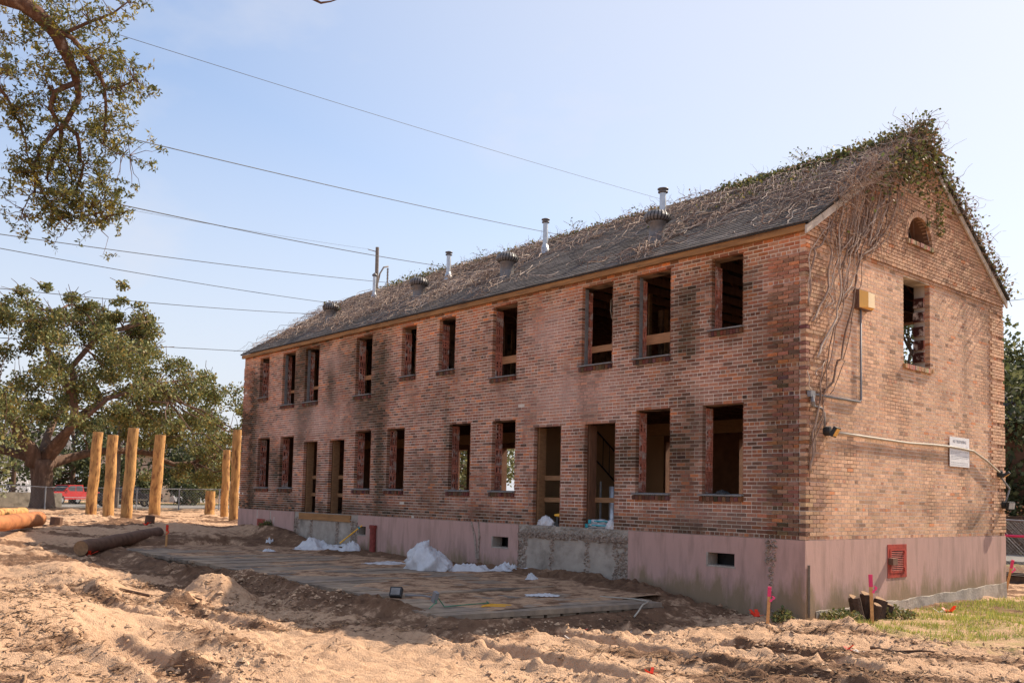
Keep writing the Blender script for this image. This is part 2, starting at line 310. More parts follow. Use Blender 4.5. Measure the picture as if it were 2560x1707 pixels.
def gheight(x, y):
    z = gbase(x, y)
    z = z - .22*ss(-18.8, -18.2, x)*(1-ss(-3.0, -2.6, x))*ss(-4.9, -4.6, y)*(1-ss(-1.6, -1.3, y))
    z = z + .10*ss(-1.2, -1.75, x)*(1-ss(-19.3, -20, x))*ss(-5.9, -5.45, y)*(1-ss(-.3, .1, y))
    near = 1 - ss(30, 60, np.hypot(x+8, y+5))
    under = 1 - (ss(-19.4, -19.0, x)*(1-ss(-2.2, -1.6, x))*ss(-5.4, -5.1, y)*(1-ss(-1.2, -.8, y)))
    grass = ss(-.3, .4, x)*ss(-.6, .3, y)
    heap = np.clip(mound(x, y, -4.75, -10.45, 1.35, 1.5, 1.0, 2), 0, 1); aa = x*.85+y*.52; bb_ = -x*.52+y*.85
    rough = (.35 + 1.0*fbm(aa*.3+3, bb_*.9, 5, 3))*under*(1-.75*grass)*(.25+.75*near)*(1-.6*heap)
    z = z + .11*(fbm(aa*.28, bb_*2.1, 83, 3)-.5)*under*near*(1-grass)*(1-heap)
    z = z + .13*(fbm(x*.55, y*.55, 1, 3)-.5)*near
    n1 = fbm(x*1.9, y*1.9, 21, 4, .55); n2 = fbm(x*6.5, y*6.5, 33, 3, .6)
    z = z + rough*(.075*(np.abs(n1-.5)*2)**.8 + .085*(n2-.5) + .07*(fbm(x*12, y*12, 44, 2, .6)-.5))
    cl = fbm(x*5.2+9, y*5.2, 61, 3, .6); z = z + rough*.06*ss(.60, .70, cl)*ss(.42, .6, fbm(x*.6, y*.6, 62, 2))
    # berm of churned soil along the mat edge
    z = z + .20*np.exp(-((y+5.55+.18*np.sin(x*.9))/.36)**2)*ss(-2.6, -3.6, x)*(1-ss(-13, -17, x))*(.25+1.2*fbm(x*1.6, y*1.6, 71, 3))
    # crawler track bands: cleat ribs
    for (px, py, ang, wd, a0, a1) in ((-5.0, -7.85, .05, .25, -1.6, 1.5), (-5.8, -8.75, .0, .22, -2.5, 1.0), (.7, -3.35, .05, .20, -2.2, 2.4), (1.2, -4.5, .12, .20, -2.6, 3.0), (.2, -6.1, .05, .2, -2.5, 2.5), (-1.6, -9.75, .02, .24, -2.0, 3.0)):
        c, s = math.cos(ang), math.sin(ang); a = (x-px)*c + (y-py)*s; d = -(x-px)*s + (y-py)*c
        msk = np.exp(-(np.abs(d)/wd)**6)*ss(a0, a0+.4, a)*(1-ss(a1-.4, a1, a))
        zb_ = gbase(x, y); z = zb_ + (z-zb_)*(1-.8*msk) + msk*(-.06 + .034*np.sin(a*2*math.pi/.17)) + .075*np.exp(-((np.abs(d)-wd*1.3)/.10)**2)*(.4+fbm(x*3, y*3, 6, 2))*ss(a0, a0+.4, a)*(1-ss(a1-.4, a1, a))
    return z
def gz(x, y): return float(gheight(np.array([float(x)]), np.array([float(y)]))[0])
def axis(fine0, fine1, st, mid0, mid1, ms, far0, far1):
    a = list(np.arange(fine0, fine1, st)); x = fine0; l = []
    while x > mid0: x -= ms; l.append(x)
    d = ms
    while x > far0: d *= 1.25; x -= d; l.append(x)
    r = []; x = a[-1]
    while x < mid1: x += ms; r.append(x)
    d = ms
    while x < far1: d *= 1.25; x += d; r.append(x)
    return np.array(l[::-1] + a + r)
def make_ground():
    xs = axis(-11, 5.2, .042, -40, 7, .11, -900, 900); ys = axis(-12.2, 1.2, .042, -14, 12, .12, -900, 900)
    X, Y = np.meshgrid(xs, ys); x = X.ravel(); y = Y.ravel(); z = gheight(x, y); nx, ny = len(xs), len(ys)
    me = bpy.data.meshes.new('ground'); me.vertices.add(nx*ny); me.vertices.foreach_set('co', np.stack([x, y, z], 1).astype(np.float32).ravel())
    i = np.arange((nx-1)*(ny-1)); r = i // (nx-1); c = i % (nx-1); a = r*nx + c
    q = np.stack([a, a+1, a+nx+1, a+nx], 1).astype(np.int32)
    me.loops.add(q.size); me.loops.foreach_set('vertex_index', q.ravel()); me.polygons.add(len(q)); me.polygons.foreach_set('loop_start', np.arange(0, q.size, 4, dtype=np.int32))
    me.polygons.foreach_set('use_smooth', np.ones(len(q), bool))
    at = me.attributes.new('Col', 'FLOAT_COLOR', 'POINT'); C = np.ones((nx*ny, 4), np.float32)
    d = fbm((x*.85+y*.52)*.28+4, (-x*.52+y*.85)*1.0+2, 91, 4, .62)
    dirt_shade = ss(.455, .625, d)*.80
    heap = np.clip(mound(x, y, -4.75, -10.45, 1.45, 1.6, 1.0, 2) + mound(x, y, -7.1, -6.75, .8, .6, 1, 2), 0, 1)
    dirt_shade = dirt_shade*(1-.85*heap)
    dirt_shade = np.maximum(dirt_shade, .85*mound(x, y, -2.5, -8.72, 2.0, .34, 1.0, 1.1, .03)*(.4+.9*fbm(x*2, y*2, 27, 3)))
    dirt_shade = np.maximum(dirt_shade, (.45+.75*fbm(x*.8, y*.8, 19, 3))*ss(-7.0, -5.9, y)*ss(-.2, -1.2, x)*(1-ss(-17, -21, x)))            # damp soil round the mats, darkened further to paint in the building's shadow
    dirt_shade = np.maximum(dirt_shade, .55*ss(-1.2, -.2, y)*(1-ss(.5, 1.5, y))*ss(.2, -.2, x)*(1-ss(-15, -19, x)))
    C[:, 0] = dirt_shade
    gr = ss(-.25, .35, x - .05*y)*ss(-.55, .1, y+.35*x-.25+.9*(fbm(x*.9, y*.9, 15, 3)-.5))*(1-ss(5.5, 7.5, x))
    farg = ss(-55, -62, x)*.8*ss(.45, .6, fbm(x*.08, y*.08, 8, 3)) + ss(14, 20, y)*ss(-30, -10, x)*.6
    C[:, 1] = np.clip(gr*.52 + farg, 0, 1)*(1-.9*heap)
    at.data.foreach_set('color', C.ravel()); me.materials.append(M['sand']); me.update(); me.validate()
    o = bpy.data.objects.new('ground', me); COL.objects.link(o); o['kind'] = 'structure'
make_ground()

# street beyond the chain-link fence and lane behind the building
def sheet(name, pts, m, kind='structure'):
    b = MB(); b.poly(pts); o = b.build(name, m); o['kind'] = kind; return o
zs = -1.06
b = MB()
for k in range(24):
    y0, y1 = -70+k*9, -61+k*9
    b.box(-90, -73, y0, y1, -1.8, -1.05)
tag(b.build('street', M['road']), kind='structure')
b = MB(); b.box(-14, 60, 19.6, 24.2, -1.7, -1.16); tag(b.build('lane', M['road']), kind='structure')

# ------------------------------------------------------------------ the brick building
BLD = empty('brick_building', (0, 0, 0), 0, 'gutted two storey red brick building with gabled shingle roof overgrown by dead vines', 'building')
LO = [(-20.07, -19.22, 'w'), (-18.48, -17.60, 'w'), (-16.93, -16.11, 'd'), (-15.39, -14.56, 'd'), (-13.98, -13.16, 'w'), (-12.36, -11.55, 'w'),
      (-9.63, -8.80, 'w'), (-7.99, -7.19, 'w'), (-6.56, -5.73, 'd'), (-5.03, -4.19, 'd'), (-3.64, -2.81, 'w'), (-2.06, -1.20, 'w')]
UP = [(-20.13, -19.48, 's'), (-18.51, -17.68, 'w'), (-17.03, -16.18, 'w'), (-14.07, -13.25, 'w'), (-11.80, -11.15, 's'), (-10.15, -9.50, 's'),
      (-8.06, -7.22, 'w'), (-5.16, -4.31, 'w'), (-3.67, -2.83, 'w'), (-1.88, -1.22, 's')]
Z = {'w': (.70, 2.302), 'd': (.0, 2.10)}; ZU = {'w': (3.30, 4.94), 's': (3.64, 4.94)}
FO = [(a, b_, *Z[k]) for a, b_, k in LO] + [(a, b_, *ZU[k]) for a, b_, k in UP]
GO = [(3.37, 4.45, 3.26, 4.91)]
ARC = (3.966, 5.655, .505)
RO = [(a, a+.84, .70, 2.30) for a in (-19.5, -16.75, -9.22, -6.66, -12.6, -3.3)] + [(a, a+.84, 3.30, 4.9) for a in (-19.5, -16.75, -9.22, -6.66, -12.6, -4.4)] + [(-2.35, -1.35, 3.30, 4.9)]
PV = [(-19.865, -19.287, -.535, -.295), (-13.70, -13.25, -.535, -.30), (-7.885, -7.33, -.54, -.30), (-1.917, -1.345, -.53, -.30)]

def g1(v, c, s): return math.exp(-((v-c)/s)**2)
_NC = {}
def _grid(sd):
    if sd not in _NC: _NC[sd] = np.random.default_rng(sd).random((64, 64)).tolist()
    return _NC[sd]
def NZ(a, c, s, sd):
    g = _grid(sd); t = 0.0; n = 0.0; am = 1.0; x = a*s+1000; y = c*s+1000
    for i in range(3):
        xi, yi = int(x), int(y); fx, fy = x-xi, y-yi; fx = fx*fx*(3-2*fx); fy = fy*fy*(3-2*fy); r0, r1 = g[xi & 63], g[(xi+1) & 63]; j, k = yi & 63, (yi+1) & 63
        t += am*((r0[j]*(1-fx)+r1[j]*fx)*(1-fy)+(r0[k]*(1-fx)+r1[k]*fx)*fy); n += am; am *= .5; x *= 2; y *= 2
    return t/n
def tintF(x, z, rnd=True):
    m = [1.0, 1.0, 1.0]
    o = max(0, min(1, (z-4.45)/.5)); m = [m[0]*(1+.28*o), m[1]*(1+.16*o), m[2]*(1-.05*o)]
    d = 0
    for cx, w_, z0, z1, a in ((-12.72, .22, -1, 4.9, .9), (-20.45, .28, -1, 4.6, .75), (-2.42, .24, 3.0, 4.7, .8), (-15.45, .22, 2.9, 4.6, .75), (-20.9, .2, -1, 2.5, .35), (-14.2, .15, 3.6, 4.7, .5), (-9.75, .12, .0, 3.4, .45), (-10.6, .8, .0, 1.7, .35), (-3.4, .35, 3.3, 4.3, .3), (-.6, .55, -1, 4.2, .38), (-2.4, .3, .3, 2.4, .35), (-6.2, 2.4, 2.3, 3.3, .12)):
        if z0 < z < z1: d = max(d, a*g1(x+.12*(NZ(x, z, 1.1, 66)-.5), cx, w_*1.3)*min(1, (z-z0)/.3)*min(1, (z1-z)/.3))
    d = max(d, .6*g1(z, .12, .22)*(.4+NZ(x, 3.3, .8, 4)), max(0, NZ(x, z, .7, 9)-.48)*2.3)
    d = min(1, 1.25*d*(.70+.8*NZ(x, z, 2.0, 12)))
    if rnd: d = min(1, d*R.uniform(.6, 1.35))
    dk = (.21, .235, .19); m = [m[i]*(1-d+d*dk[i]) for i in range(3)]
    pk = 0
    for cx, wx, cz, wz, a in ((-15.7, 1.5, 2.75, .5, .62), (-5.5, 1.6, 2.75, .5, .62), (-6.2, .75, 4.1, .55, .55), (-15.3, .5, 4.4, .35, .55), (-17.5, 1.5, 2.6, .6, .35), (-2.0, .25, 2.2, 1.0, .25), (-1.75, .9, .35, .25, .3)):
        pk = max(pk, a*g1(x, cx, wx)*g1(z, cz, wz))
    return m, pk*(.5+NZ(x, z, 1.6, 22))
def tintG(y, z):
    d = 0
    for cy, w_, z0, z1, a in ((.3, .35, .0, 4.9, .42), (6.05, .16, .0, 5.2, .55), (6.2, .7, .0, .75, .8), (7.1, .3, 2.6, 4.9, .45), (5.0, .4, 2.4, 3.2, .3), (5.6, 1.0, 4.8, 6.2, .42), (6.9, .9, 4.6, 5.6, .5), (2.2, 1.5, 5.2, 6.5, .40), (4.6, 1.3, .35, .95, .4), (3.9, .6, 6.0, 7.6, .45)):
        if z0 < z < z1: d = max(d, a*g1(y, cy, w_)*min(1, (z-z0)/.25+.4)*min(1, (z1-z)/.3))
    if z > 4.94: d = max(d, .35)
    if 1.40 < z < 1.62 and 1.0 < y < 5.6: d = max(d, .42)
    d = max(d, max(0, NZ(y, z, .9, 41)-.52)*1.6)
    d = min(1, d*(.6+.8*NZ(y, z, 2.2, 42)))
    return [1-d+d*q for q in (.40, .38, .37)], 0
def cells(b, us, zs_, solid, fmap, d0, d1):
    """solid slab of a cell grid with reveals; fmap(u,z,d)->xyz"""
    us = sorted(set(round(u, 4) for u in us)); zs_ = sorted(set(round(z, 4) for z in zs_)); nu, nz_ = len(us)-1, len(zs_)-1
    S = [[solid((us[i]+us[i+1])/2, (zs_[j]+zs_[j+1])/2) for j in range(nz_)] for i in range(nu)]
    g = lambda i, j: 0 <= i < nu and 0 <= j < nz_ and S[i][j]
    for i in range(nu):
        for j in range(nz_):
            if not S[i][j]: continue
            a, c, e, h = us[i], us[i+1], zs_[j], zs_[j+1]
            b.poly([fmap(a, e, d0), fmap(c, e, d0), fmap(c, h, d0), fmap(a, h, d0)])
            b.poly([fmap(c, e, d1), fmap(a, e, d1), fmap(a, h, d1), fmap(c, h, d1)])
            if not g(i-1, j): b.poly([fmap(a, e, d1), fmap(a, e, d0), fmap(a, h, d0), fmap(a, h, d1)])
            if not g(i+1, j): b.poly([fmap(c, e, d0), fmap(c, e, d1), fmap(c, h, d1), fmap(c, h, d0)])
            if not g(i, j-1): b.poly([fmap(a, e, d0), fmap(a, e, d1), fmap(c, e, d1), fmap(c, e, d0)])
            if not g(i, j+1): b.poly([fmap(a, h, d1), fmap(a, h, d0), fmap(c, h, d0), fmap(c, h, d1)])
def slab(b, u0, u1, z0, z1, ops, fmap, d0, d1, grow=0.0, gl=0.0, cut=0):
    ops = [(a-grow-gl, c+grow, e-grow, h+grow) for a, c, e, h in ops]
    us = [u0, u1] + [v for o in ops for v in o[:2] if u0 < v < u1]; zz = [z0, z1] + [v for o in ops for v in o[2:] if z0 < v < z1]
    if cut:
        us += [u0+(u1-u0)*i/int((u1-u0)/cut) for i in range(1, int((u1-u0)/cut))]; zz += [z0+(z1-z0)*i/int((z1-z0)/(cut*1.5)) for i in range(1, int((z1-z0)/(cut*1.5)))]
    cells(b, us, zz, lambda u, z: not any(o[0] < u < o[1] and o[2] < z < o[3] for o in ops), fmap, d0, d1)
fF = lambda u, z, d: (u, d, z)               # long wall: u = x, d = depth
fG = lambda u, z, d: (-d, u, z)              # near gable: u = y
fB = lambda u, z, d: (u, WID-d, z)
fH = lambda u, z, d: (-LEN+d, u, z)
ZT = 76*CO
# long wall
b = MB(); slab(b, -LEN+.006, -.006, -.0, ZT, FO, fF, .005, .10, .012, cut=.16)
b.c = [tuple(max(.2, min(1, .12+.86*q)) for q in tintF(p[0], p[2], False)[0]) for p in b.v]
wallF = b.build('wall', M['mortar'], BLD, label='long shaded brick wall with two rows of empty openings')
b = MB(); slab(b, -LEN+.1, -.1, -.0, ZT, FO, fF, .1001, .32, 0, .055); b.build('wall_core', M['interior'], wallF)
# gable wall with arched opening
def gable(fmap, ops, arch, par_label, m):
    b = MB(); z1 = ZT; hw = WID/2; SL = .638
    slab(b, .101, WID-.101, 0, z1, ops, fmap, .0035, .32, .012, cut=.2 if arch else 0)
    n = 48; top = lambda u: z1 + SL*(hw-abs(u-hw)) + .02
    ys = [i*WID/n for i in range(n+1)]
    for i in range(n):
        a, c = ys[i], ys[i+1]; a2, c2 = max(a, .101), min(c, WID-.101)
        for d in (.0035, .32):
            def zb(u): return z1
            segs = [((z1, z1), (top(a2), top(c2)))]
            if arch and abs((a+c)/2-arch[0]) < arch[2]:
                f = lambda u: arch[1] + math.sqrt(max(arch[2]**2-(u-arch[0])**2, 0))
                segs = [((z1, z1), (arch[1], arch[1])), ((f(a2), f(c2)), (top(a2), top(c2)))]
            for (l0, l1), (h0, h1) in segs:
                q = [fmap(a2, l0, d), fmap(c2, l1, d), fmap(c2, h1, d), fmap(a2, h0, d)]
                b.poly(q if d < .1 else q[::-1])
    if arch:
        N = 20; rv = MB()
        for i in range(N):
            t0, t1 = math.pi*i/N, math.pi*(i+1)/N
            p = [(arch[0]+arch[2]*math.cos(t), arch[1]+arch[2]*math.sin(t)) for t in (t0, t1)]
            rv.poly([fmap(*p[0], .0), fmap(*p[0], .32), fmap(*p[1], .32), fmap(*p[1], .0)])
        b.poly([fmap(arch[0]-arch[2], arch[1], .007), fmap(arch[0]+arch[2], arch[1], .007), fmap(arch[0]+arch[2], arch[1], .32), fmap(arch[0]-arch[2], arch[1], .32)])
    if arch: rv.build('arch_reveal', M['redbrick'], BLD)
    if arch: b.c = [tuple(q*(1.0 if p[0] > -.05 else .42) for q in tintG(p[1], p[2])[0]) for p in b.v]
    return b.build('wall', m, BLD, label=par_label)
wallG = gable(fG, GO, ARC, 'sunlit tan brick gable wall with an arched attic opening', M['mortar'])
gable(fH, [], None, 'far brick gable wall', M['redbrick'])
b = MB(); slab(b, -LEN, 0, 0, ZT, RO, fB, .0, .32); b.build('wall', M['redbrick'], BLD, label='rear brick wall seen through the openings')

# ---- bricks
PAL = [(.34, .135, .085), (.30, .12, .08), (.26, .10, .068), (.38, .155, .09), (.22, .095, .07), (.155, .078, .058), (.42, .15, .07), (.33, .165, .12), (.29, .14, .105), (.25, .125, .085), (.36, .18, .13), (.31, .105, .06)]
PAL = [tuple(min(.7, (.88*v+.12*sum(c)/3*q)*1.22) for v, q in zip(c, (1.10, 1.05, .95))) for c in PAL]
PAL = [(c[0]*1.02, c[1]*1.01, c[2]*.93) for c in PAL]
PALG = [(.47, .285, .175), (.44, .255, .155), (.50, .31, .20), (.40, .225, .14), (.47, .26, .15), (.42, .275, .185), (.36, .205, .135), (.52, .33, .22), (.45, .22, .12), (.41, .27, .16), (.33, .18, .12), (.48, .30, .18)]  # paler, warmer copy of the brick palette: sun warmth and weathering in the colour
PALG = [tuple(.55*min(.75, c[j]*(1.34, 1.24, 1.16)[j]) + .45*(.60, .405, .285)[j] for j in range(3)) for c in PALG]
def intervals(u0, u1, z, ops):
    iv = [(u0, u1)]
    for a, c, e, h in ops:
        if e-.01 < z < h+.01:
            n = []
            for p, q in iv:
                if c <= p or a >= q: n.append((p, q)); continue
                if a > p: n.append((p, a))
                if c < q: n.append((c, q))
            iv = n
    return iv
BR = []   # (wall, u0,u1,z0,z1,proud,depth,colour)
def lay(wall, u0, u1, k0, k1, ops, tint, pal, ufun=None, proud=None, corner=None):
    Mo, J = .2032, (.0142 if wall == 'F' else .0128)
    for k in range(k0, k1):
        z = (k+.5)*CO; hd = (k % 7 == 0); st = Mo/2 if hd else Mo
        a0, a1 = ufun(z) if ufun else (u0, u1)
        if corner: a0, a1 = corner(k, a0, a1)
        for p, q in intervals(a0, a1, z, ops):
            if q-p < .04: continue
            off = (st/2 if (k % 2) else 0) + (.05 if hd else 0)
            i0 = math.floor((p-off)/st); cuts = [p]
            i = i0+1
            while i*st+off < q-.035:
                if i*st+off > p+.035: cuts.append(i*st+off)
                i += 1
            cuts.append(q)
            for i in range(len(cuts)-1):
                e0 = 0 if i == 0 else J/2; e1 = 0 if i == len(cuts)-2 else J/2
                c0, c1 = cuts[i]+e0, cuts[i+1]-e1; um = (c0+c1)/2
                t, pk = tint(um, z); base = pal[R.randrange(len(pal))]
                v = R.uniform(.85, 1.12)*(.78+.44*NZ(um, z, .55, 88))
                if R.random() < .014: base = (.60, .25, .12) if pal is PALG else (.60, .21, .09)
                if R.random() < .05: v *= .6
                if pal is PAL and z > 4.6: pass
                col = tuple(max(.012, min(.8, base[j]*t[j]*v)) for j in range(3))
                if pk: col = tuple(col[j]*(1-pk)+(.56, .35, .29)[j]*pk for j in range(3))
                if pal is PALG and hd and R.random() < .12: col = (.44*v, .22*v, .14*v)
                pr = (proud(um, k, hd) if proud else 0) + R.uniform(-.002, .002)*(.3 if wall == 'G' else 1)
                if R.random() < .0006: continue
                if wall == 'F' and abs(c1) < 1e-6: c1 = .024 if not hd else .0
                if wall == 'G' and abs(c0) < 1e-6: c0 = -.02 if not hd and k < 70 else .0
                if wall == 'G' and abs(c1-WID) < 1e-6 and not hd and k < 70: c1 += .02
                BR.append((wall, c0, c1, k*CO+J/2+R.uniform(-.001, .001), (k+1)*CO-J/2, pr, .1, col))
def cornF(k, a, c): return (a, 0.0) if k % 2 else (a, -.1107)
def cornG(k, a, c): return (.1107, c) if k % 2 else (0.0, c)
def prF(u, k, hd): return -.002 if hd and (u > -.7 or u < -LEN+.7) else (.02 if (u > -.69 or u < -LEN+.69) and k < 70 else 0)
def prG(u, k, hd):
    if k == 73: return .022
    if k >= 74: return .042
    if u < .68 or u > WID-.70: return 0 if hd else .024
    return 0
# corner joints: proud quoins overlap, so the shared end stays flush with the neighbour wall
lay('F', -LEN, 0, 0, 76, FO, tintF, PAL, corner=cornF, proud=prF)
SLP = .638
ops_arch = []
for k in range(76, 104):
    z = (k+.5)*CO; dz = z-ARC[1]
    if -.02 < dz < .61: hw_ = math.sqrt(max(.612**2-max(dz, 0)**2, 0)); ops_arch.append((ARC[0]-hw_, ARC[0]+hw_, k*CO+.02, (k+1)*CO-.02))
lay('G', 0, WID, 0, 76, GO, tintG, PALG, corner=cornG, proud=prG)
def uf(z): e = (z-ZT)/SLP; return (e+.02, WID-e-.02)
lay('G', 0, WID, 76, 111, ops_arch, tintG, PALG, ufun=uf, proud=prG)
def brick_box(bm, r):
    wl, a, c, e, h, pr, dp, col = r
    if wl == 'F':
        bm.box(a, c, -pr, dp, e, h, col)
    else: bm.box(-dp, pr, a - (0.0), c, e, h, col)
def brick_key(r):
    wl, a, c, e, h, pr, dp, col = r
    x, y = ((a+c)/2, 0) if wl == 'F' else (0, (a+c)/2)
    return (x-CAM.x)**2 + (y-CAM.y)**2 + ((e+h)/2-CAM.z)**2 - 40*(c-a)
BR.sort(key=brick_key)
bm = {'F': MB(), 'G': MB()}
mesh_cache = {}
sh_stretch = None
for i, r in enumerate(BR):
    wl, a, c, e, h, pr, dp, col = r
    if i < 300:
        ln = round(c-a, 3); ci = tuple(round(v*45)/45 + .004 for v in col); key = (wl, ln, ci)
        me = mesh_cache.get(key)
        if me is None:
            t = MB()
            if wl == 'F': t.box(-ln/2, ln/2, 0, dp, -(CO-.0107)/2, (CO-.0107)/2, ci)
            else: t.box(-dp, 0, -ln/2, ln/2, -(CO-.0107)/2, (CO-.0107)/2, ci)
            o = t.build('brick', M['brick'], wallF if wl == 'F' else wallG, local=True); me = o.data; mesh_cache[key] = me
        else:
            o = bpy.data.objects.new('brick', me); COL.objects.link(o); o.parent = wallF if wl == 'F' else wallG
        o.location = ((a+c)/2, -pr, (e+h)/2) if wl == 'F' else (pr, (a+c)/2, (e+h)/2)
    else: brick_box(bm[wl], r)
tag(bm['F'].build('brickwork', M['brick'], wallF), kind='stuff'); tag(bm['G'].build('brickwork', M['brick'], wallG), kind='stuff')
# arch ring voussoirs
for i in range(22):
    t0, t1 = math.pi*(i+.06)/22, math.pi*(i+.94)/22; b = MB()
    P = [(ARC[0]+r_*math.cos(t), ARC[1]+r_*math.sin(t)) for r_, t in ((.505, t0), (.612, t0), (.612, t1), (.505, t1))]
    c = PALG[R.randrange(12)]; v = R.uniform(.6, .95)
    b.prism(P, -.1, .052, 'x', tuple(q*v for q in c)); b.build('arch_brick', M['brick'], wallG)
# rowlock sills of gable openings
def rowlock(name, u0, u1, ztop, face, par, n, pal, out=.05, dark=1.0):
    b = MB()
    for i in range(n):
        a, c = u0+(u1-u0)*(i+.06)/n, u0+(u1-u0)*(i+.94)/n; col = tuple(q*R.uniform(.5, .85)*dark for q in pal[R.randrange(12)]); h = .095+R.uniform(-.006, .004); o_ = out+R.uniform(-.006, .006)
        if face == 'F': b.prism([(-o_, ztop-h), (.12, ztop-h), (.12, ztop), (-o_, ztop-.012)], a, c, 'x', col)
        else: b.prism([(o_, ztop-h), (-.12, ztop-h), (-.12, ztop), (o_, ztop-.012)], a, c, 'y', col)
    return b.build(name, M['brick'], par)
rowlock('sill', 3.33, 4.50, 3.262, 'G', wallG, 15, PALG, .055)
rowlock('sill', 3.42, 4.52, 5.655, 'G', wallG, 14, PALG, .09, .85)
# sills of the long wall: slate slab over a rowlock course
def sill(a, c, z0):
    b = MB(); b.prism([(-.075, z0-.028), (.13, z0-.022), (.13, z0+.012), (-.075, z0-.004)], a-.05, c+.03, 'x')
    s = b.build('sill', M['sill'], BLD); rowlock('brick_course', a-.04, c+.02, z0-.031, 'F', s, 11, PAL, .05, .5)
for a, c, k in LO:
    if k == 'w': sill(a, c, Z['w'][0]+.02)
for a, c, k in UP: sill(a, c, ZU[k][0]+.015)
# hollow clay tile blocks exposed in the left reveals
def tile_mesh(kind):
    t = MB(); W_ = .205; H = .186; v = (.75, .9, 1.0, 1.15)[kind % 4]; cl = (v, v, v); dk = (.14*v, .10*v, .10*v)
    t.box(-.055, -.045, 0, W_, 0, H, dk)
    ribs = (0, .062, .132) if kind < 6 else (0, .1)
    wid = .022 if kind < 6 else .03
    for y in list(ribs) + [W_-wid]: t.box(-.041, 0, y, y+wid, 0, H, cl)
    for z0, z1 in ((0, .024), (H-.024-(.02 if kind % 2 else 0), H)): t.box(-.0405, -.001, .001, W_-.001, z0, z1, cl)
    if kind % 3 == 0: t.box(-.0407, -.0012, .002, W_-.002, H*.45, H*.45+.02, cl)
    return t
tiles = []
for k in range(8):
    o = tile_mesh(k).build('tile_block', M['tile'], wallF, local=True); tiles.append(o)
first = [True]*8
def stack(a, z0, z1, y0=.108):
    z = z0+.02
    while z+.186 < z1+.01:
        k = R.randrange(8)
        if first[k]: o = tiles[k]; first[k] = False
        else: o = bpy.data.objects.new('tile_block', tiles[k].data); COL.objects.link(o); o.parent = wallF
        o.location = (a-.002+R.uniform(-.004, .002), y0, z); z += .192
for a, c, k in LO:
    if k == 'w': stack(a, .72, 2.30)
for a, c, k in UP: stack(a, ZU[k][0]+.03, 4.92)
for k in range(8):
    if first[k]: bpy.data.objects.remove(tiles[k])
# gable window right reveal tiles
for k, z in enumerate((3.42, 3.66, 3.93, 4.22, 4.5)):
    o = bpy.data.objects.new('tile_block', tiles[0].data if not first[0] else wallF.data); COL.objects.link(o); o.parent = wallG; o.rotation_euler = (0, 0, -math.pi/2); o.location = (-.1, 4.447, z); o.rotation_euler = (0, 0, math.pi/2); o.location = (-.105, 4.452-.0, z)
# jamb strips and timber jambs
for i in (1, 2, 7, 8):
    a, c, k = UP[i]; b = MB(); b.box(a-.004, a+.012, .085, .175, ZU[k][0]+.03, 4.93); b.build('jamb_strip', M['sill'], wallF)
for i, m_ in ((2, 'wood'), (3, 'wood'), (8, 'wood'), (9, 'darkwood')):
    a, c, k = LO[i]; b = MB(); b.box(a-.05, a+.035, .13, .33, .0, 2.1); b.build('door_jamb', M[m_], wallF)
    b = MB(); b.box(a-.05, c+.0, .14, .30, 2.1, 2.16); b.build('door_head', M['darkwood'], wallF)
# guard boards across the openings
def board(a, c, z, h=.14, m_='lumber', dz=0):
    b = MB(); b.box(a-.03, c+.03, .30, .338, z, z+h); b.build('guard_board', M[m_], wallF)
for i, z, h in ((1, 3.72, .09), (2, 3.73, .09), (3, 3.78, .12), (6, 3.66, .17), (7, 3.62, .13), (8, 3.62, .19)): board(UP[i][0], UP[i][1], z, h)
for i, zz in ((2, (.48, 1.0)), (3, (.48, 1.0)), (8, (.50, .97)), (9, (.52,))):
    for z in zz: board(LO[i][0], LO[i][1], z, .10, 'wood')

# ---- plinth: pink render, vents, concrete porch scars
PAN = [(-17.35, -13.66), (-7.0, -3.79)]
for u0, u1 in ((-LEN-.02, PAN[0][0]), (PAN[0][1], PAN[1][0]), (PAN[1][1], .015)):
    b = MB(); slab(b, u0, u1, -1.7, -.004, PV, fF, -.014, .28)
    plF = b.build('plinth', M['plaster'], BLD, label='pinkish rendered base of the long wall')
b = MB(); slab(b, .28, WID+.015, -1.7, -.004, [(2.70, 3.37, -.69, -.13)], fG, -.015, .28)
plG = b.build('plinth', M['plaster'], BLD, label='sunlit pink rendered base of the gable wall')
b = MB(); b.box(-.28, .0151, -.0139, .2799, -1.7, -.0041); b.build('plinth', M['plaster'], BLD)
b = MB(); b.box(-LEN, -.3, WID-.3, WID+.01, -1.7, -.004); b.build('plinth', M['concrete'], BLD)
b = MB(); b.box(-LEN-.02, -LEN+.28, .29, WID-.31, -1.7, -.004); b.build('plinth', M['concrete'], BLD)
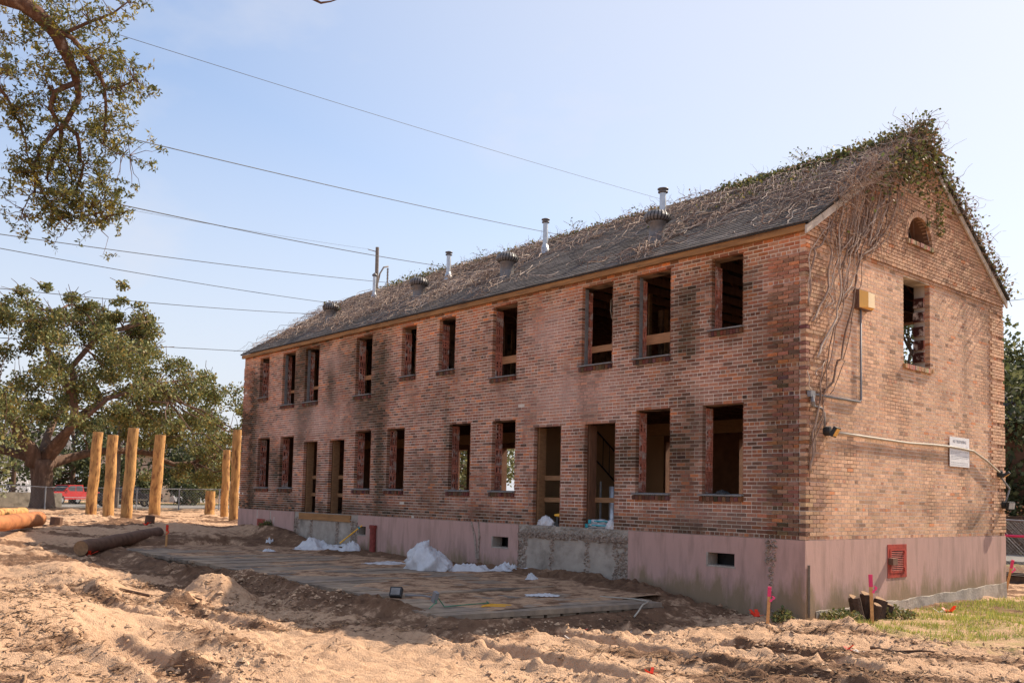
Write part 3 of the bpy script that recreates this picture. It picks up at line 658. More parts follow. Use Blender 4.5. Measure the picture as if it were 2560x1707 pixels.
# rough footing strip along gable foot
b = MB(); n = 90
prof = [(.3+i*(WID-.28)/n, -1.16+.15*(i/n)**1.5+.012*math.sin(i*.5)+R.uniform(-.008, .008)) for i in range(n+1)]
for i in range(n):
    (y0, h0), (y1, h1) = prof[i], prof[i+1]; x0, x1 = .022+.006*math.sin(i*.7), .022+.006*math.sin((i+1)*.7)
    b.add([(x0, y0, -1.6), (x1, y1, -1.6), (x1, y1, h1), (x0, y0, h0), (.0149, y1, h1+.01), (.0149, y0, h0+.01)], [(0, 1, 2, 3), (3, 2, 4, 5)])
b.build('footing', M['concrete'], BLD)
def rough_strip(u0, u1, z0, z1, amp=.05, dens=900, m_='crust', y=-.02):
    b = MB(); n = max(12, int((u1-u0)*(z1-z0)*dens))
    for i in range(n):
        u, z = R.uniform(u0, u1), R.uniform(z0, z1); s = R.uniform(.012, .04); d = R.uniform(.005, amp)
        b.add([(u-s, y+.03, z-s*.8), (u+s, y+.03, z-s), (u+s*.8, y+.03, z+s), (u-s, y+.03, z+s*.9), (u+R.uniform(-s, s)*.5, y-d, z+R.uniform(-s, s)*.5)], [(0, 1, 4), (1, 2, 4), (2, 3, 4), (3, 0, 4)])
    return tag(b.build('plaster_crust', M[m_], plF), kind='stuff')
for pi, (a, c) in enumerate(PAN):
    b = MB(); b.box(a, c, .012, .2, -1.7, -.004)
    for j in range(7): b.box(a+.3, c-.3, .009, .0125, -.30-j*.135, -.30-j*.135+.125)
    b.build('concrete_panel', M['concrete'], plF)
    for u in ((a+.13, .14), (a+1.06, .06), (c-1.12, .06), (c-.2, .2)): rough_strip(u[0]-u[1], u[0]+u[1], -1.15, -.15, .028, 520)
    if pi == 1: rough_strip(a+.1, c-.05, -.26, -.15, .045, 1100); rough_strip(a, c, -.15, -.02, .012, 500, 'concrete')
    else:
        b = MB(); b.box(a+.32, c-.4, -.03, .012, -.21, -.02); b.build('ledger_board', M['fascia'], plF)
rough_strip(-.72, -.52, -.45, -.02, .06, 1200); rough_strip(-.66, -.58, -1.2, -.45, .05, 1000)
for a, z0, z1 in ((-19.9, -.28, -.02), (-18.95, -.5, -.04), (-18.7, -.45, -.2)):
    b = MB(); b.box(a, a+.045, -.018, -.012, z0, z1); b.build('paint_drip', M['rake'], plF)
for dx in (0, .16):
    b = MB(); b.tube([(-8.55+dx-(.10 if dx == 0 else .0), -.02, -.0), (-8.5+dx, -.02, -.35), (-8.45+dx*.6, -.03, -.62), (-8.4+dx*.3, -.03, -.85)], [.02, .03, .022, .03], 6); b.build('plaster_crust', M['crust'], plF)
# vents in the plinth
for i, (a, c, e, h) in enumerate(PV):
    if i == 0:
        b = MB()
        for j in range(7): z = e+(h-e)*j/7; b.box(a, c, -.02, .02, z+.004, z+(h-e)/7-.004)
        b.build('vent_louvre', M['redpaint'], plF)
    else:
        b = MB()
        b.box(a-.02, a+.012, -.019, .26, e, h); b.box(a-.02, c+.02, -.019, .26, e-.018, e+.012); b.build('vent_frame', M['concrete'], plF)
    b = MB(); b.box(a-.1, c+.1, .45, .5, e-.1, h+.1); b.build('vent_backing', M['felt'], plF)
# access hatch of the gable plinth
hx = empty('access_hatch', (.0, 3.03, -.41)); hx.parent = BLD; hx['label'] = 'red louvred metal hatch with a padlock box'
b = MB()
for y0, y1, z0, z1 in ((2.68, 2.75, -.71, -.11), (3.31, 3.39, -.71, -.11), (2.75, 3.31, -.71, -.63), (2.75, 3.31, -.185, -.11)): b.box(.0, .026, y0, y1, z0, z1)
b.build('frame', M['redpaint'], hx)
dr = MB()
for y0, y1, z0, z1 in ((2.755, 2.80, -.625, -.19), (3.26, 3.305, -.625, -.19), (2.80, 3.26, -.625, -.59), (2.80, 3.26, -.225, -.19)): dr.box(.0, .034, y0, y1, z0, z1)
dd = dr.build('door', M['redpaint'], hx)
for j in range(11):
    z = -.583+j*.0325; b = MB(); b.box(.006, .03, 2.801, 3.259, z, z+.014); b.build('louvre', M['redlight'], dd)
b = MB(); b.box(-.05, .004, 2.76, 3.30, -.63, -.19); b.build('backing', M['felt'], hx)
b = MB(); b.box(.027, .12, 2.69, 2.86, -.47, -.35); b.build('lock_box', M['lampbox'], hx)
b = MB(); b.box(.035, .05, 3.265, 3.30, -.28, -.22); b.build('hinge', M['redpaint'], hx)
b = MB(); b.box(.035, .05, 3.265, 3.30, -.60, -.53); b.build('hinge', M['redpaint'], hx)

# ---- roof
RZ = lambda y: 5.30+.638*(y if y < WID/2 else WID-y)
b = MB(); hw = WID/2
for s in (0, 1):
    ya, yb = (-.12, hw) if s == 0 else (hw, WID+.12)
    for d, fl in ((0, 0), (-.03, 1)):
        q = [(-LEN-.12, ya, RZ(ya)+d-.02), (.13, ya, RZ(ya)+d-.02), (.13, yb, RZ(yb)+d-.02), (-LEN-.12, yb, RZ(yb)+d-.02)]; b.poly(q if not fl else q[::-1])
    for x in (-LEN-.12, .13):
        b.poly([(x, ya, RZ(ya)-.02), (x, yb, RZ(yb)-.02), (x, yb, RZ(yb)-.05), (x, ya, RZ(ya)-.05)])
    ye = ya if s == 0 else yb
    b.poly([(-LEN-.12, ye, RZ(ye)-.02), (.13, ye, RZ(ye)-.02), (.13, ye, RZ(ye)-.05), (-LEN-.12, ye, RZ(ye)-.05)])
roof = b.build('roof', M['felt'], BLD, label='grey asphalt shingle roof littered with dead vines')
b = MB(); b.box(-LEN-.06, .049, -.10, -.03, 5.065, 5.176); b.build('fascia', M['fascia'], roof)
b = MB(); b.box(-LEN-.06, .045, -.0299, .1, ZT-.002, ZT+.02); b.build('fascia', M['darkwood'], roof)
# rake boards
for x0, x1 in ((.05, .085),):
    for s in (0, 1):
        b = MB()
        if s == 0: P = [(-.10, RZ(-.10)-.235), (-.10, RZ(-.10)-.095), (hw, RZ(hw)-.095), (hw, RZ(hw)-.235)]
        else: P = [(hw, RZ(hw)-.095), (WID+.10, RZ(WID+.10)-.095), (WID+.10, RZ(WID+.10)-.235), (hw, RZ(hw)-.235)]
        b.prism(P, x0, x1, 'x'); b.build('rake_board', M['rake'], roof)
# shingle tabs
SH = []
sl = math.hypot(1, .638); ex = .137; nrow = int((hw+.13)*sl/ex)
for r_ in range(nrow):
    y0 = -.14+r_*ex/sl; x = -LEN-.13-(.15 if r_ % 2 else 0)-R.uniform(0, .03)
    while x < .13:
        x0, x1 = max(x+.004, -LEN-.13), min(x+.3, .14)
        if x1-x0 > .05: SH.append((x0, x1, y0))
        x += .305
def shing(b, x0, x1, y0, col, o=(0, 0, 0)):
    yb = min(y0+(ex+.03)/sl, hw); z0 = RZ(y0) if y0 > -.13 else 5.30+.638*y0; z1 = 5.30+.638*yb; j = R.uniform(-.003, .006)
    v = [(x0, y0, z0+.004+j), (x1, y0, z0+.004+j), (x1, yb, z1-.014), (x0, yb, z1-.014), (x0, y0, z0-.012), (x1, y0, z0-.012)]
    b.add([(p[0]-o[0], p[1]-o[1], p[2]-o[2]) for p in v], [(0, 1, 2, 3), (4, 5, 1, 0), (5, 2, 1), (4, 0, 3)], col)
SH.sort(key=lambda s: (s[0]-CAM.x)**2+(s[2]-CAM.y)**2)
bs = MB(); sc = {}
def shcol(x, y):
    v = R.uniform(.62, 1.25); n_ = NZ(x, y, .8, 77); k = .105*v*(.65+.75*n_); return (k*1.12, k*.98, k*.92)
for i, (x0, x1, y0) in enumerate(SH):
    c = shcol(x0, y0)
    if i < 300:
        q = (round(x1-x0, 2), round(c[0]*30)/30 + .02)
        if q not in sc:
            t = MB(); shing(t, 0, q[0], 0.0, (q[1], q[1]*.88, q[1]*.82), (0, 0, 5.30)); o = t.build('shingle', M['shingle'], roof, local=True); sc[q] = o.data
        else: o = bpy.data.objects.new('shingle', sc[q]); COL.objects.link(o); o.parent = roof
        o.location = (x0, y0, 5.30+.638*y0)
    else: shing(bs, x0, x1, y0, c)
# ridge caps
for i in range(72):
    x0 = -LEN-.1+i*.298; c = shcol(x0, hw); bs.prism([(hw-.16, RZ(hw)-.095), (hw, RZ(hw)+.012), (hw+.16, RZ(hw)-.095), (hw, RZ(hw)-.02)], x0, x0+.31, 'x', c)
tag(bs.build('shingles', M['shingle'], roof), kind='stuff')
# rear slope shingles as broad rows
b = MB()
for r_ in range(nrow): y0 = WID+.14-r_*ex/sl; b.add([(-LEN-.12, y0, 5.30+.638*(WID-y0)+.004), (.13, y0, 5.30+.638*(WID-y0)+.004), (.13, y0-.14, 5.30+.638*(WID-y0+.14)-.014), (-LEN-.12, y0-.14, 5.30+.638*(WID-y0+.14)-.014)], [(3, 2, 1, 0)], (.09, .085, .08))
b.build('shingle_rows', M['shingle'], roof)

# ---- interior
INT = empty('interior', (0, 0, 0)); INT.parent = BLD
b = MB(); b.box(-LEN+.3, -.3, .30, WID-.3, -.15, .0); b.build('floor', M['floor'], INT)
b = MB(); b.box(-LEN+.3, -.3, .33, WID-.33, 2.66, 2.70); b.build('upper_floor', M['darkwood'], INT)
for i in range(52):
    x = -LEN+.5+i*.405
    b = MB(); b.box(x, x+.045, .33, WID-.33, 2.45, 2.659); b.build('joist', M['darkwood'], INT)
for i in range(34):
    x = -LEN+.4+i*.6; b = MB()
    b.prism([(.1, RZ(.1)-.26), (.1, RZ(.1)-.1), (hw, RZ(hw)-.1), (hw, RZ(hw)-.26)], x, x+.045, 'x'); b.prism([(WID-.1, RZ(.1)-.1), (WID-.1, RZ(.1)-.26), (hw, RZ(hw)-.26), (hw, RZ(hw)-.1)], x, x+.045, 'x')
    b.box(x+.046, x+.085, .33, WID-.33, 5.0, 5.15); b.build('rafter', M['darkwood'], INT)
b = MB(); b.box(-LEN+.33, -.33, 3.9, 4.05, 2.16, 2.449); b.build('beam', M['wood'], INT)
for x, y0, y1, z0, z1, m_ in ((-7.68, 1.25, 5.6, .001, 2.449, 'tan'), (-10.75, .33, WID-.33, .001, 2.449, 'interior'), (-10.75, .33, WID-.33, 2.701, 5.0, 'interior'), (-5.6, 3.0, 7.5, 2.701, 5.0, 'interior'), (-15.0, 2.4, 7.5, 2.701, 5.0, 'interior')):
    b = MB(); b.box(x-.06, x+.06, y0, y1, z0, z1)
    if m_ == 'interior' and x == -10.75 and z0 < 1: b = MB(); b.box(x-.06, x+.06, 3.5, WID-.33, z0, z1)
    b.build('partition', M[m_], INT)
# stair with iron railing beside the tan wall
st = empty('stair', (-7.3, 2.5, 0)); st.parent = INT
for y0, zz in ((4.9, 1.55), (2.55, 3.2)):
    pass
b = MB()
for off in (.0, .75): b.tube([(-7.56, 4.6, .35+off), (-7.56, 2.75, 2.42 if off else 1.7)], .018, 6)
for i in range(9): t = i/8; b.tube([(-7.56, 4.6-1.85*t, .35+1.35*t), (-7.56, 4.6-1.85*t, 1.1+1.32*t)], .01, 5)
b.build('railing', M['iron'], st)
for i in range(30):
    x = -20.6+i*.66+R.uniform(-.1, .1); y = R.choice([1.5, 1.5, 2.2, 3.0]); b = MB(); b.box(x, x+.04, y, y+.09, 2.701, 4.99); b.build('stud', M['wood' if R.random() < .6 else 'darkwood'], INT)
for i in range(16):
    x = -20+i*1.25; b = MB(); P = [(x, R.uniform(.7, 1.6), 5.0)]
    for k in range(5): P.append((P[-1][0]+R.gauss(0, .12), P[-1][1]+R.gauss(0, .1), P[-1][2]-R.uniform(.05, .25)))
    b.tube(P, .012, 5); b.build('hanging_wire', M['hose'], INT)
b = MB(); b.lathe([(.001, .85), (.085, .85), (.085, 0)], 20, c=(-4.72, .55, .002)); b.build('duct', M['galv'], INT, smooth=True)
b = MB(); b.box(-4.98, -4.95, .42, .45, .002, .95); b.build('stud', M['galv'], INT)
b = MB(); b.box(-6.25, -5.95, .9, 1.2, .002, .28); b.build('crate', M['darkwood'], INT)
# jobsite things on the thresholds
def crumple(name, cx, cy, z0, rx, ry, h, m_, label, cat, seed, n=14, group=None, prof=1.0):
    b = MB(); rr = random.Random(seed); k = 72; n = 26; P = []
    for i in range(n+1):
        t = i/n
        for j in range(k):
            a = 2*math.pi*j/k; rg = lambda q: 1-abs(math.sin(q)); fold = 1+.12*math.sin(a*2+seed)+.26*rg(a*3.5+seed+t*2.6+.5*math.sin(t*7))*(.3+t)+.14*rg(a*7.5+seed*2-t*5)+rr.uniform(-.012, .012)
            r_ = math.sin(math.pi*.5*min(1, t*1.02))**.8 if True else t
            P.append((cx+rx*r_*fold*math.cos(a), cy+ry*r_*fold*math.sin(a), z0+h*(1-t**1.6)*(1+.22*math.sin(a+seed)+.30*rg(a*2.5+t*6+seed)*t+.16*rg(a*6+t*9)+.03*rr.uniform(-1, 1))*(1 if t < 1 else 0)+.004))
    F = []
    for i in range(n):
        for j in range(k): j2 = (j+1) % k; F.append((i*k+j, i*k+j2, (i+1)*k+j2, (i+1)*k+j))
    b.add(P, F); return b.build(name, M[m_], None, (cx, cy, z0), True, label=label, cat=cat, group=group)
crumple('plastic_sheet', -6.25, .12, .0, .22, .09, .16, 'plastic', 'crumpled white plastic on the sill of the boarded doorway beside the drill', 'plastic', 3)
crumple('plastic_sheet', -4.32, .1, .0, .13, .09, .15, 'plastic', 'small white plastic scrap beside the teal printed bags in the doorway', 'plastic', 9)
g_ = empty('cement_bag', (-4.72, .16, .0), 0, 'white and teal bags piled in the right doorway', 'bag')
for i, (dx, dz, w_) in enumerate(((0, 0, .30), (.05, .085, .26))):
    b = MB(); n = 12
    P = []; F = []
    for i2 in range(n+1):
        u = -1+2*i2/n
        for j in range(7):
            v = -1+2*j/6; th = .045*(1-u**4)**.5*(1-v**4)**.5+.004
            P.append((-4.72+dx+u*w_, .16+v*.1, .045+dz+th*(1 if True else 0)+.012*math.sin(u*7+i)))
    for i2 in range(n):
        for j in range(6): a = i2*7+j; F.append((a, a+7, a+8, a+1))
    m0 = len(P); P += [(p[0], p[1], .045+dz-(p[2]-.045-dz)) for p in P]; F += [tuple(m0+q for q in f[::-1]) for f in F]
    b.add(P, F); bo = b.build('bag', M['plastic'], g_, smooth=True)
    b = MB(); b.box(-4.72+dx-w_-.01, -4.72+dx-w_+.06, .055, .265, .01+dz, .085+dz); b.box(-4.72+dx-w_*.4, -4.72+dx+w_, .052, .06, .05+dz, .075+dz); b.build('print_band', M['teal'], bo)
g_ = empty('cordless_drill', (-5.88, .1, .0), 0, 'black and yellow cordless drill standing in the boarded doorway', 'drill')
b = MB(); b.box(-5.95, -5.81, .06, .16, .0, .06); b.build('battery', M['black'], g_)
b = MB(); b.box(-5.91, -5.85, .08, .14, .06, .2); b.build('handle', M['black'], g_)
b = MB(); b.tube([(-5.98, .11, .23), (-5.86, .11, .23), (-5.76, .11, .23)], [.02, .038, .036], 10); b.build('body', M['yellow'], g_)
crumple('glove', -1.62, .02, .715, .13, .055, .06, 'black', 'dark cloth bundle lying on the sill of the window nearest the corner', 'cloth', 5)

# ------------------------------------------------------------------ roof fittings
def turbine(x, y, label, s=1.0):
    z = RZ(y)+.01; g = empty('turbine_vent', (x, y, z), 0, label, 'roof vent', 'turbine ventilators along the lower roof slope')
    b = MB(); b.lathe([(.185*s, -.18), (.172*s, -.02), (.168*s, .10*s), (.168*s, .30*s), (.185*s, .31*s), (.185*s, .345*s)], 24, c=(x, y, z)); b.build('collar', M['vent'], g, smooth=True)
    prof = [(.18, .335), (.25, .36), (.278, .405), (.282, .445), (.262, .50), (.21, .55), (.12, .582), (.001, .59)]
    b = MB(); b.lathe([(r_*s*.93, q*s) for r_, q in prof], 26, c=(x, y, z)); hd_ = b.build('head', M['felt'], g, smooth=True)
    b = MB()
    for j in range(22):
        a = 2*math.pi*j/22; P = []
        for i, (r_, q) in enumerate(prof[:-1]):
            for da, dr in ((0, 1.0), (.19, .965)): P.append((x+r_*s*dr*math.cos(a+da+i*.03), y+r_*s*dr*math.sin(a+da+i*.03), z+q*s))
        b.add(P, [(2*i, 2*i+1, 2*i+3, 2*i+2) for i in range(len(prof)-2)])
    b.build('vanes', M['vent'], hd_)
for x, y, l in ((-17.72, 1.2, 'vine-choked turbine vent farthest from the gable'), (-12.86, 1.22, 'grey turbine vent second from the far end of the roof'), (-8.97, 1.15, 'grey turbine vent third from the far end of the roof'), (-4.07, 1.05, 'large grey turbine vent nearest the sunlit gable')): turbine(x, y, l)
def flue(x, y, h, label, kind=0, r=.065):
    z = RZ(y); g = empty('flue_pipe', (x, y, z), 0, label, 'flue pipe', 'metal flue pipes along the upper roof slope')
    b = MB(); b.lathe([(r*2.3, -.12), (r*1.75, .05), (r*1.15, .17), (r*1.02, .18)], 18, c=(x, y, z)); b.build('flashing', M['galv'], g, smooth=True)
    b = MB(); b.lathe([(r, .1), (r, h-.1)], 18, c=(x, y, z)); b.build('pipe', M['galv'], g, smooth=True)
    b = MB()
    if kind == 0: b.lathe([(r, h-.12), (r*1.55, h-.105), (r*1.55, h-.085), (r*1.1, h-.075), (r*1.1, h-.045), (r*1.7, h-.035), (r*1.7, h-.015), (r*.9, h+.005), (.001, h+.01)], 20, c=(x, y, z))
    else: b.lathe([(r, h-.12), (r*1.6, h-.09), (r*1.5, h-.05), (.001, h+.02)], 20, c=(x, y, z))
    b.build('cap', M['vent'], g, smooth=True)
flue(-17.75, 2.8, .84, 'thin flue pipe with cone cap at the far roof end', 1, .055)
flue(-13.5, 2.7, .80, 'metal flue pipe above the second turbine vent')
flue(-9.3, 2.72, .87, 'tall metal flue pipe at the middle of the roof')
flue(-5.33, 2.72, .72, 'stout metal flue pipe behind the largest turbine vent', 0, .075)
b = MB(); b.lathe([(.05, -.05), (.05, .35), (.001, .36)], 14, c=(-5.6, 4.4, RZ(4.4))); b.build('vent_stub', M['galv'], None, (-5.6, 4.4, RZ(4.4)), label='short pipe stub poking over the ridge beside the stout flue', cat='pipe')

# ------------------------------------------------------------------ gable fittings
g_ = empty('wall_lamp', (.03, 1.77, 4.2), 0, 'boxy amber wall lamp on the sunlit gable', 'lamp')
b = MB(); b.box(.0, .105, 1.535, 2.0, 4.02, 4.35); b.build('housing', M['lampbox'], g_)
A_ = [(.1055, 1.55), (.165, 1.70), (.165, 1.97), (.1055, 1.985)]
b = MB(); b.poly([(.1055, 1.55, 4.03), (.17, 1.74, 4.05), (.17, 1.74, 4.32), (.1055, 1.55, 4.34)]); b.poly([(.1055, 1.55, 4.03), (.1055, 1.985, 4.03), (.165, 1.97, 4.06), (.17, 1.74, 4.05)]); b.build('lens', M['amber'], g_)
b = MB(); b.poly([(.1702, 1.74, 4.05), (.1652, 1.97, 4.06), (.1652, 1.97, 4.31), (.1702, 1.74, 4.32)]); b.poly([(.1652, 1.97, 4.06), (.1055, 1.986, 4.03), (.1055, 1.986, 4.34), (.1652, 1.97, 4.31)]); b.poly([(.1055, 1.55, 4.34), (.1702, 1.74, 4.32), (.1652, 1.97, 4.31), (.1055, 1.986, 4.34)]); b.build('lens', M['amber_lit'], g_)
g_ = empty('conduit', (.03, 1.0, 2.4), 0, 'grey metal conduit running from the amber lamp to the corner', 'conduit')
b = MB(); b.tube([(.035, 1.72, 4.02), (.035, 1.725, 2.43), (.035, 1.68, 2.385), (.035, .2, 2.385)], .02, 8); b.build('pipe', M['conduit'], g_, smooth=True)
b = MB(); b.box(.02, .09, .02, .16, 2.33, 2.43); b.build('junction_box', M['conduit'], g_)
b = MB(); b.tube([(.05, .09, 2.33), (.06, .12, 2.19), (.05, .40, 2.175), (.05, .50, 2.10), (.05, .51, 1.86)], .017, 8); b.build('pipe', M['conduit'], g_, smooth=True)
b = MB(); b.tube([(.07, .1, 2.35), (.1, .07, 2.25), (.08, .12, 2.2)], .03, 7); b.build('strap', M['conduit'], g_)
b = MB(); pts = [(.055, .80, 1.795), (.04, 1.6, 1.79), (.04, 2.6, 1.775), (.045, 3.46, 1.763), (.045, 4.4, 1.785), (.045, 5.21, 1.79), (.05, 5.8, 1.775), (.05, 6.25, 1.755), (.07, 6.9, 1.57), (.075, 7.5, 1.36)]
b.tube(pts, .021, 8); b.build('cable', M['hose'], None, (.04, 4.0, 1.78), True, label='pale cable strung across the gable between the floodlights', cat='cable')
def flood(loc, rz, tilt, label, lit='amber'):
    g = empty('floodlight', loc, rz, label, 'floodlight', 'floodlights on the gable wall')
    b = MB(); b.lathe([(.001, -.06), (.075, -.06), (.08, .0), (.075, .055), (.001, .06)], 16); T = Matrix.Rotation(math.pi/2, 4, 'Y'); b.v = [tuple(T @ Vector(v) + Vector((.06, 0, 0))) for v in b.v]; b.build('mount', M['black'], g, local=True)
    T = Matrix.Translation((.17, .05, -.01)) @ Matrix.Rotation(tilt, 4, 'Y')
    b = MB(); b.box(-.03, .03, -.12, .12, -.085, .085, M=T); hd = b.build('head', M['black'], g, local=True)
    b = MB(); b.box(.0305, .036, -.1, .1, -.065, .065, M=T); b.build('lens', M[lit], hd, local=True)
    b = MB(); b.tube([(.08, 0, 0), (.15, .03, 0)], .02, 7); b.build('bracket', M['black'], g, local=True)
flood((.0, .56, 1.80), .25, .5, 'black floodlight with square amber lens near the shaded corner')
flood((.0, 7.55, 1.33), .3, .95, 'black floodlight at the cable end beside the right corner')
flood((.0, 7.78, .66), -.2, .15, 'black floodlight lowest on the right gable corner', 'galv')
b = MB(); b.tube([(.05, 7.6, 1.28), (.07, 7.85, 1.12), (.08, 8.02, 1.02), (.07, 7.98, .93), (.05, 7.86, .72)], .02, 7); b.build('cable', M['conduit'], None, (.05, 7.8, 1.0), True, label='bent conduit linking the two floodlights at the right corner', cat='cable')
# sign
SG = empty('sign', (.05, 5.65, 1.7), 0, 'white no trespassing notice on the sunlit gable', 'sign')
b = MB(); b.box(.026, .036, 5.205, 6.10, 1.405, 2.0); b.build('panel', M['white'], SG)
def text(txt, size, x, yc, z, m_, par, name='lettering', sx=1.0):
    cu = bpy.data.curves.new('t', 'FONT'); cu.body = txt; cu.size = size; cu.align_x = 'CENTER'; cu.extrude = .001
    o = bpy.data.objects.new('t', cu); COL.objects.link(o); bpy.context.view_layer.update()
    me = bpy.data.meshes.new_from_object(o.evaluated_get(bpy.context.evaluated_depsgraph_get())); bpy.data.objects.remove(o)
    n = bpy.data.objects.new(name, me); COL.objects.link(n); me.materials.clear(); me.materials.append(m_)
    T = Matrix(((0, 0, 1, x), (1, 0, 0, yc), (0, 1, 0, z), (0, 0, 0, 1))) @ Matrix.Diagonal((sx, 1, 1, 1)); me.transform(Matrix.Translation(-wloc(par)) @ T); n.parent = par
    return n
text('NO TRESPASSING', .085, .0375, 5.65, 1.885, M['ink'], SG, sx=.92)
b = MB()
for r_, z in enumerate((1.80, 1.77, 1.70, 1.67, 1.61, 1.58, 1.55, 1.48, 1.44)):
    y = 5.26; e = 6.04-(.4 if r_ in (3, 6) else .0)
    while y < e: l = R.uniform(.03, .09); b.box(.0365, .0372, y, min(y+l, e), z, z+.010); y += l+.018
tag(b.build('fine_print', M['ink'], SG), kind='stuff')
b = MB(); b.box(.026, .034, .04, .10, -1.24, -.40); b.build('steel_bar', M['steel'], None, (.03, .07, -1.24), label='dark iron bar standing against the plinth at the near corner', cat='iron bar')
# rust-red downpipe on the long wall
b = MB(); b.tube([(-12.78, -.08, -1.2), (-12.78, -.08, -.27)], .085, 12); b.lathe([(.105, 0), (.105, .09)], 14, c=(-12.78, -.08, -.33)); b.build('downpipe', M['rust'], None, (-12.78, -.08, -1.2), label='short rust red downpipe stub at the foot of the long wall', cat='pipe')

# ------------------------------------------------------------------ climbing vine
VN = empty('climbing_vine', (.1, 1.2, 3.0), 0, 'dead climbing vine covering the gable corner and roof', 'vine')
STEMS = [[[0.183, 5.207], [0.404, 5.15], [0.484, 5.061], [0.726, 4.917], [0.645, 4.62], [0.597, 4.227], [0.374, 3.879], [0.063, 3.559]],
[[0.694, 5.246], [0.924, 4.992], [0.858, 4.659], [0.726, 4.424], [0.661, 4.168], [0.726, 4.003], [0.533, 3.851]],
[[1.2, 6.05], [1.127, 5.86], [0.991, 5.47], [0.924, 5.009], [0.99, 4.577], [0.956, 4.04], [0.857, 3.76], [0.501, 3.311], [0.219, 2.968]],
[[1.5, 6.2], [1.436, 5.932], [1.4, 5.468], [1.125, 4.888], [1.074, 4.414], [0.989, 4.027], [0.759, 3.571], [0.597, 3.012], [0.438, 2.723], [0.344, 2.407], [0.283, 2.013], [0.129, 1.667], [0.024, 1.344]],
[[1.8, 6.35], [1.753, 6.006], [1.609, 5.513], [1.433, 5.056], [1.26, 4.77], [1.124, 4.369], [1.023, 4.05]],
[[2.1, 6.55], [2.042, 6.018], [1.967, 5.589], [1.608, 5.201], [1.537, 4.858], [1.571, 4.646], [1.466, 4.391], [1.123, 4.12]],
[[2.45, 6.7], [2.338, 6.048], [2.15, 5.723], [1.679, 5.344], [1.398, 5.05]],
[[2.8, 6.8], [2.718, 6.116], [2.485, 5.605], [2.184, 5.298], [1.82, 5.022], [1.607, 4.871], [1.5, 4.434], [1.292, 3.824], [0.988, 3.058], [0.922, 3.036], [0.726, 2.632], [0.47, 2.436]],
[[3.2, 6.9], [3.03, 6.246], [2.56, 5.564], [2.147, 5.197], [1.678, 4.958]],
[[.9, 5.85], [0.858, 5.69], [0.661, 5.257], [0.372, 4.917], [0.184, 4.793], [0.091, 4.501], [0.02, 4.192], [0.0, 3.809]],
[[1.7, 6.3], [1.682, 5.953], [1.469, 5.337], [1.125, 5.014], [0.924, 4.885]],
[[1.6, 6.25], [1.576, 5.965], [1.434, 5.384], [1.364, 5.079]], [[2.6, 6.75], [2.527, 6.149], [2.077, 5.707], [1.965, 5.18]], [[1.3, 6.1], [1.263, 5.892], [1.126, 5.355], [0.957, 5.052]],
[[0.407, 2.874], [0.376, 2.461], [0.19, 1.872], [0.114, 1.515], [0.055, 1.097]], [[0.47, 2.334], [0.455, 2.162], [0.283, 1.878], [0.099, 1.465], [0.085, 1.098]],
[[0.597, 2.999], [0.407, 2.874], [0.219, 2.751], [0.189, 2.68]], [[0.0, 2.734], [0.0, 2.571], [0.082, 2.442]],
[[2.3, 6.6], [2.2, 6.1], [1.9, 5.5], [1.75, 5.1], [1.6, 4.87]], [[1.95, 6.4], [1.86, 5.9], [1.5, 5.2], [1.3, 4.9]], [[2.95, 6.85], [2.75, 6.3], [2.3, 5.5], [2.0, 5.2]], [[2.25, 6.5], [2.0, 5.8], [1.78, 5.35], [1.2, 4.95], [1.0, 4.6]]]
SCOL = [(.33, .24, .19), (.41, .315, .26), (.27, .185, .145), (.20, .128, .094), (.45, .36, .30)]
STEMS += [[[q[0]+o_+R.gauss(0, .03), q[1]] for q in st_] for st_ in STEMS[:14]+STEMS[18:] for o_ in (R.choice((-1, 1))*R.uniform(.08, .2),)]
for k, s in enumerate(STEMS):
    pts = []; fine = []
    for i in range(len(s)-1):
        for t in (0, .33, .66): fine.append((s[i][0]*(1-t)+s[i+1][0]*t, s[i][1]*(1-t)+s[i+1][1]*t))
    fine.append(tuple(s[-1]))
    for i, (y, z) in enumerate(fine): pts.append((.065+.02*math.sin(i*1.3+k), max(y, -.0)+R.uniform(-.02, .02), z+R.uniform(-.015, .015)))
    r0 = R.uniform(.012, .023) if k < 22 else R.uniform(.006, .013)
    b = MB(); b.tube(pts, [r0*(.55+.45*i/len(pts)) for i in range(len(pts))], 6, SCOL[R.randrange(5)]); b.build('stem', M['stem'], VN, smooth=True)
